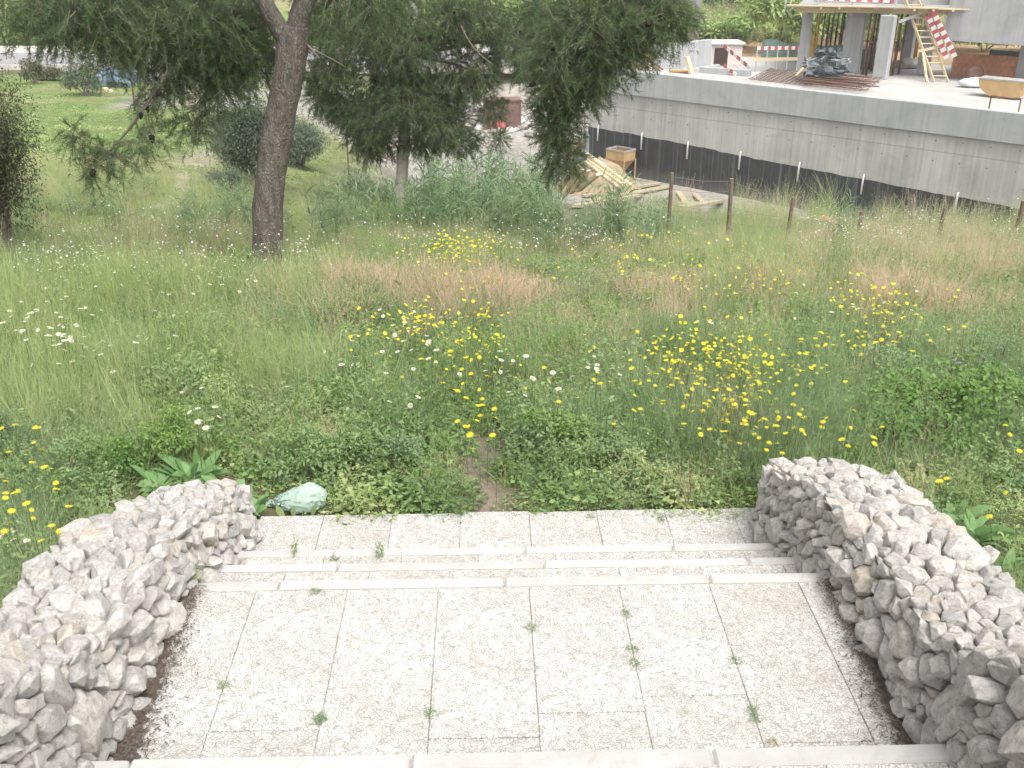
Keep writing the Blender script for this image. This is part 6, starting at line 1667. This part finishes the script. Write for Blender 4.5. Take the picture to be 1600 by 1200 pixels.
b1 = on_ground(421, 420); Y1 = float(b1[1])
tp = [v3(at_y(px, py, Y1 + dy)) for px, py, dy in ((421, 426, 0), (418, 370, 0), (418, 320, 0), (426, 250, .02), (438, 180, .05), (450, 120, .05), (457, 75, .05), (459, 40, .05))]
fork = tp[-1]
def AT(px, py, Y): return v3(at_y(px, py, Y))
limbs1 = [(tp[-2] + Vector((0, 0, .0)), AT(372, -70, Y1 - .1), .115, .085, (-.02, 0, -.05)), (tp[-2], AT(520, -110, Y1 + .2), .13, .09, (-.05, 0, .12)),
          (AT(372, -70, Y1 - .1), AT(60, -60, Y1 - .5), .07, .02, (0, 0, .25)), (AT(372, -70, Y1 - .1), AT(255, 60, Y1 - .3), .026, .013, (-.1, .35, .2)), (AT(520, -110, Y1 + .2), AT(900, -90, Y1), .08, .03, (0, 0, .3)),
          (AT(520, -110, Y1 + .2), AT(1040, 10, Y1 - .2), .05, .015, (0, 0, .5)), (AT(520, -110, Y1 + .2), AT(640, -60, Y1 + .4), .06, .02, (0, 0, .1)),
          (AT(255, 60, Y1 - .3), AT(262, 112, Y1 - .4), .013, .013, (0, 0, 0)), (AT(262, 110, Y1 - .4), AT(222, 175, Y1 - .5), .013, .014, (.03, 0, .02)), (AT(224, 172, Y1 - .5), AT(172, 236, Y1 - .5), .018, .010, (.02, 0, 0)),
          (AT(172, 236, Y1 - .5), AT(112, 200, Y1 - .45), .008, .004, (0, 0, -.06)), (AT(180, 228, Y1 - .5), AT(140, 262, Y1 - .5), .008, .004, (0, 0, -.03)),
          (AT(480, 70, Y1), AT(500, 92, Y1 - .2), .015, .006, (0, 0, 0)), (AT(480, 75, Y1), AT(540, 105, Y1 - .3), .009, .004, (0, 0, .03)),
          (AT(720, 40, Y1 - .1), AT(770, 100, Y1 - .2), .008, .005, (-.05, 0, -.08)), (AT(880, 45, Y1 - .1), AT(925, 18, Y1 - .2), .007, .005, (0, 0, -.05)), (AT(880, 75, Y1), AT(945, 82, Y1 - .2), .007, .004, (0, 0, -.03))]
lob1 = [(40, 10, Y1 - .5, .75, .6, .26, 120), (150, 10, Y1 - .4, .8, .7, .40, 420), (95, 50, Y1 - .4, .4, .5, .16, 90), (240, 25, Y1, .7, .7, .45, 480), (330, 40, Y1 + .4, .6, .7, .48, 520), (360, 85, Y1 + .5, .45, .5, .30, 330), (300, 95, Y1 + .3, .35, .4, .2, 150), (400, 60, Y1 + .6, .35, .4, .35, 200), (270, 120, Y1, .25, .3, .16, 60),
        (190, 75, Y1 - .3, .4, .4, .16, 100), (330, 130, Y1 + .4, .25, .3, .2, 70), (305, 190, Y1 + .2, .26, .3, .13, 60), (240, 140, Y1 - .2, .3, .3, .2, 60),
        (215, 222, Y1 - .5, .20, .2, .10, 34), (170, 248, Y1 - .5, .22, .25, .10, 40), (112, 205, Y1 - .45, .10, .12, .09, 14), (140, 262, Y1 - .5, .13, .15, .06, 20), (235, 205, Y1 - .5, .10, .15, .08, 14), (130, 225, Y1 - .5, .12, .12, .06, 12),
        (560, -20, Y1 + .5, .8, .7, .5, 420), (930, 40, Y1 - .1, .65, .6, .42, 520), (1010, 20, Y1 - .2, .45, .5, .28, 260), (1052, 5, Y1 - .2, .22, .3, .16, 70), (880, 90, Y1, .4, .5, .36, 300), (940, 105, Y1 - .1, .26, .35, .2, 110), (985, 70, Y1 - .2, .3, .3, .16, 110), (870, 160, Y1 + .1, .24, .3, .35, 190), (872, 215, Y1 + .1, .17, .22, .28, 110), (885, 245, Y1 + .1, .13, .18, .15, 45), (860, 258, Y1 + .1, .1, .15, .09, 22), (910, 140, Y1, .2, .25, .18, 60),
        (200, -180, Y1, 1.6, 1.5, .9, 300), (450, -330, Y1, 1.8, 1.6, 1.0, 260), (800, -220, Y1, 1.6, 1.5, .9, 260), (1020, -120, Y1, .8, .9, .5, 140), (560, -480, Y1, 1.4, 1.4, .8, 160)]
pine_a, C1 = pine("pine_tree", "pine with thick leaning grey trunk and forked limbs in the meadow", tp, [.205, .18, .172, .172, .172, .17, .18, .155], 'bark', lob1, 21, limbs1)
b2 = on_ground(627, 352); Y2 = float(b2[1]) + .3; zb2 = gz(b2[0], Y2)
base2 = AT(627, 350, Y2); base2.z = zb2 - .05
tp2 = [base2] + [AT(px, py, Y2) for px, py in ((627, 300), (629, 250), (634, 180), (640, 90), (648, -40), (655, -200), (655, -340))]
lob2 = [(640, 60, Y2 - .2, .95, 1.0, .75, 1000), (560, 50, Y2 - .3, .65, .8, .65, 560), (525, 100, Y2 - .2, .35, .5, .42, 220), (640, 160, Y2 - .4, .75, .8, .5, 760), (590, 190, Y2 - .3, .42, .5, .42, 330), (690, 195, Y2 - .4, .55, .6, .42, 430), (665, 222, Y2 - .1, .42, .4, .24, 230), (725, 222, Y2 - .2, .26, .4, .24, 140), (600, 225, Y2 + .1, .34, .35, .2, 150),
        (740, 110, Y2 - .3, .55, .7, .5, 470), (800, 60, Y2 - .2, .6, .7, .46, 460), (850, 20, Y2 - .2, .5, .6, .4, 330), (770, 170, Y2 - .3, .26, .4, .25, 110), (820, 105, Y2 - .2, .3, .4, .2, 110), (730, 20, Y2 - .3, .8, .8, .55, 600), (505, 150, Y2, .32, .4, .40, 300), (545, 175, Y2 - .1, .42, .5, .36, 420), (600, 130, Y2 + .3, .7, .5, .6, 500), (690, 150, Y2 + .3, .6, .5, .5, 400), (560, 215, Y2 - .1, .25, .3, .2, 110), (500, 40, Y2, .35, .5, .5, 260), (480, 110, Y2 + .2, .25, .3, .35, 110), (780, 215, Y2 - .3, .18, .25, .14, 50), (575, 235, Y2 - .2, .2, .25, .14, 60),
        (650, -150, Y2, 1.7, 1.6, 1.2, 330), (650, -330, Y2, 1.2, 1.2, .9, 160), (430, -60, Y2 + .2, .7, .7, .5, 120)]
limbs2 = [(tp2[3], AT(560, 50, Y2 - .3), .05, .02, (0, 0, -.05)), (tp2[3], AT(700, 190, Y2 - .4), .05, .02, (0, 0, .1)), (tp2[4], AT(800, 60, Y2 - .2), .05, .02, (0, 0, .1)), (tp2[4], AT(740, 110, Y2 - .3), .04, .015, (0, 0, .1)), (tp2[5], AT(850, 10, Y2 - .2), .05, .02, (0, 0, .1)), (tp2[4], AT(525, 100, Y2 - .2), .03, .012, (0, 0, .05))]
pine_b, C2 = pine("pine_tree", "denser pine with a slim pale trunk and foliage hanging low", tp2, [.17, .13, .125, .125, .115, .10, .08, .06], 'pale_bark', lob2, 22, limbs2, 46)
cones(pine_a, [(365, 17), (225, 165), (222, 178), (242, 202), (330, 118), (143, 262), (403, 92), (386, 97), (370, 18), (250, 140), (395, 30), (935, 70), (870, 75), (865, 135), (840, 128), (870, 190), (1015, 35), (1028, 22)], Y1 - .55)
cones(pine_b, [(690, 68), (708, 62), (700, 55), (733, 70), (720, 95), (725, 92), (665, 85), (722, 130), (735, 132), (640, 112), (812, 46), (832, 46), (712, 15), (515, 75), (540, 35), (560, 25), (690, 20), (600, 100), (655, 60), (680, 110), (640, 30), (760, 90), (840, 125), (705, 115), (590, 60)], Y2 - 1.0)
# one more leaning stake in the reeds
_g = on_ground(712, 285); top = v3(at_y(717, 228, _g[1])); mb = MB(); mb.tube([(_g[0], _g[1], _g[2] - .1), top], .02, 6); mb.obj("stake", M['timber'], label="thin tan stake leaning in the reeds", category="stake")

# ------------------------------------------------------------------ scattering volume added to imitate lens flare and lighten distant darks
VEIL_ON = True
if VEIL_ON:
    mb = MB(); x0, x1, y0, y1, z0, z1 = -430, 430, -16, 432, -12, 45
    mb.box(((x0 + x1) / 2, (y0 + y1) / 2, (z0 + z1) / 2), (x1 - x0, y1 - y0, z1 - z0))
    hm = bpy.data.materials.new("veil"); hm.use_nodes = True; hm.node_tree.nodes.clear()
    ho = hm.node_tree.nodes.new("ShaderNodeOutputMaterial"); hv = hm.node_tree.nodes.new("ShaderNodeVolumePrincipled")
    hv.inputs["Color"].default_value = (.93, .95, .97, 1); hv.inputs["Density"].default_value = .0009
    hm.node_tree.links.new(hv.outputs[0], ho.inputs["Volume"])
    mb.obj("veil", hm, None, kind='stuff', label="thin pale haze added in place of lens flare", category="veil")

x = rng.uniform(3, 19, 900); y = rng.uniform(19.5, 33, 900); dw = (x - _WA[0]) * _WN[0] + (y - _WA[1]) * _WN[1]; px_, py_ = proj(np.stack([x, y, H(x, y)], -1))
q = (dw > 1.2) & ~((px_ > 850) & (px_ < 1140) & (py_ < 335)); x, y = x[q], y[q]
scatter("yard_weeds", [PR['grass'][2], PR['herb'][2], PR['tall'][0], PR['feather'][0], PR['oat'][1]], np.stack([x, y, H(x, y) - .01], -1), "weeds growing between the fence and the bitumen wall", "weeds", (.8, 1.7))
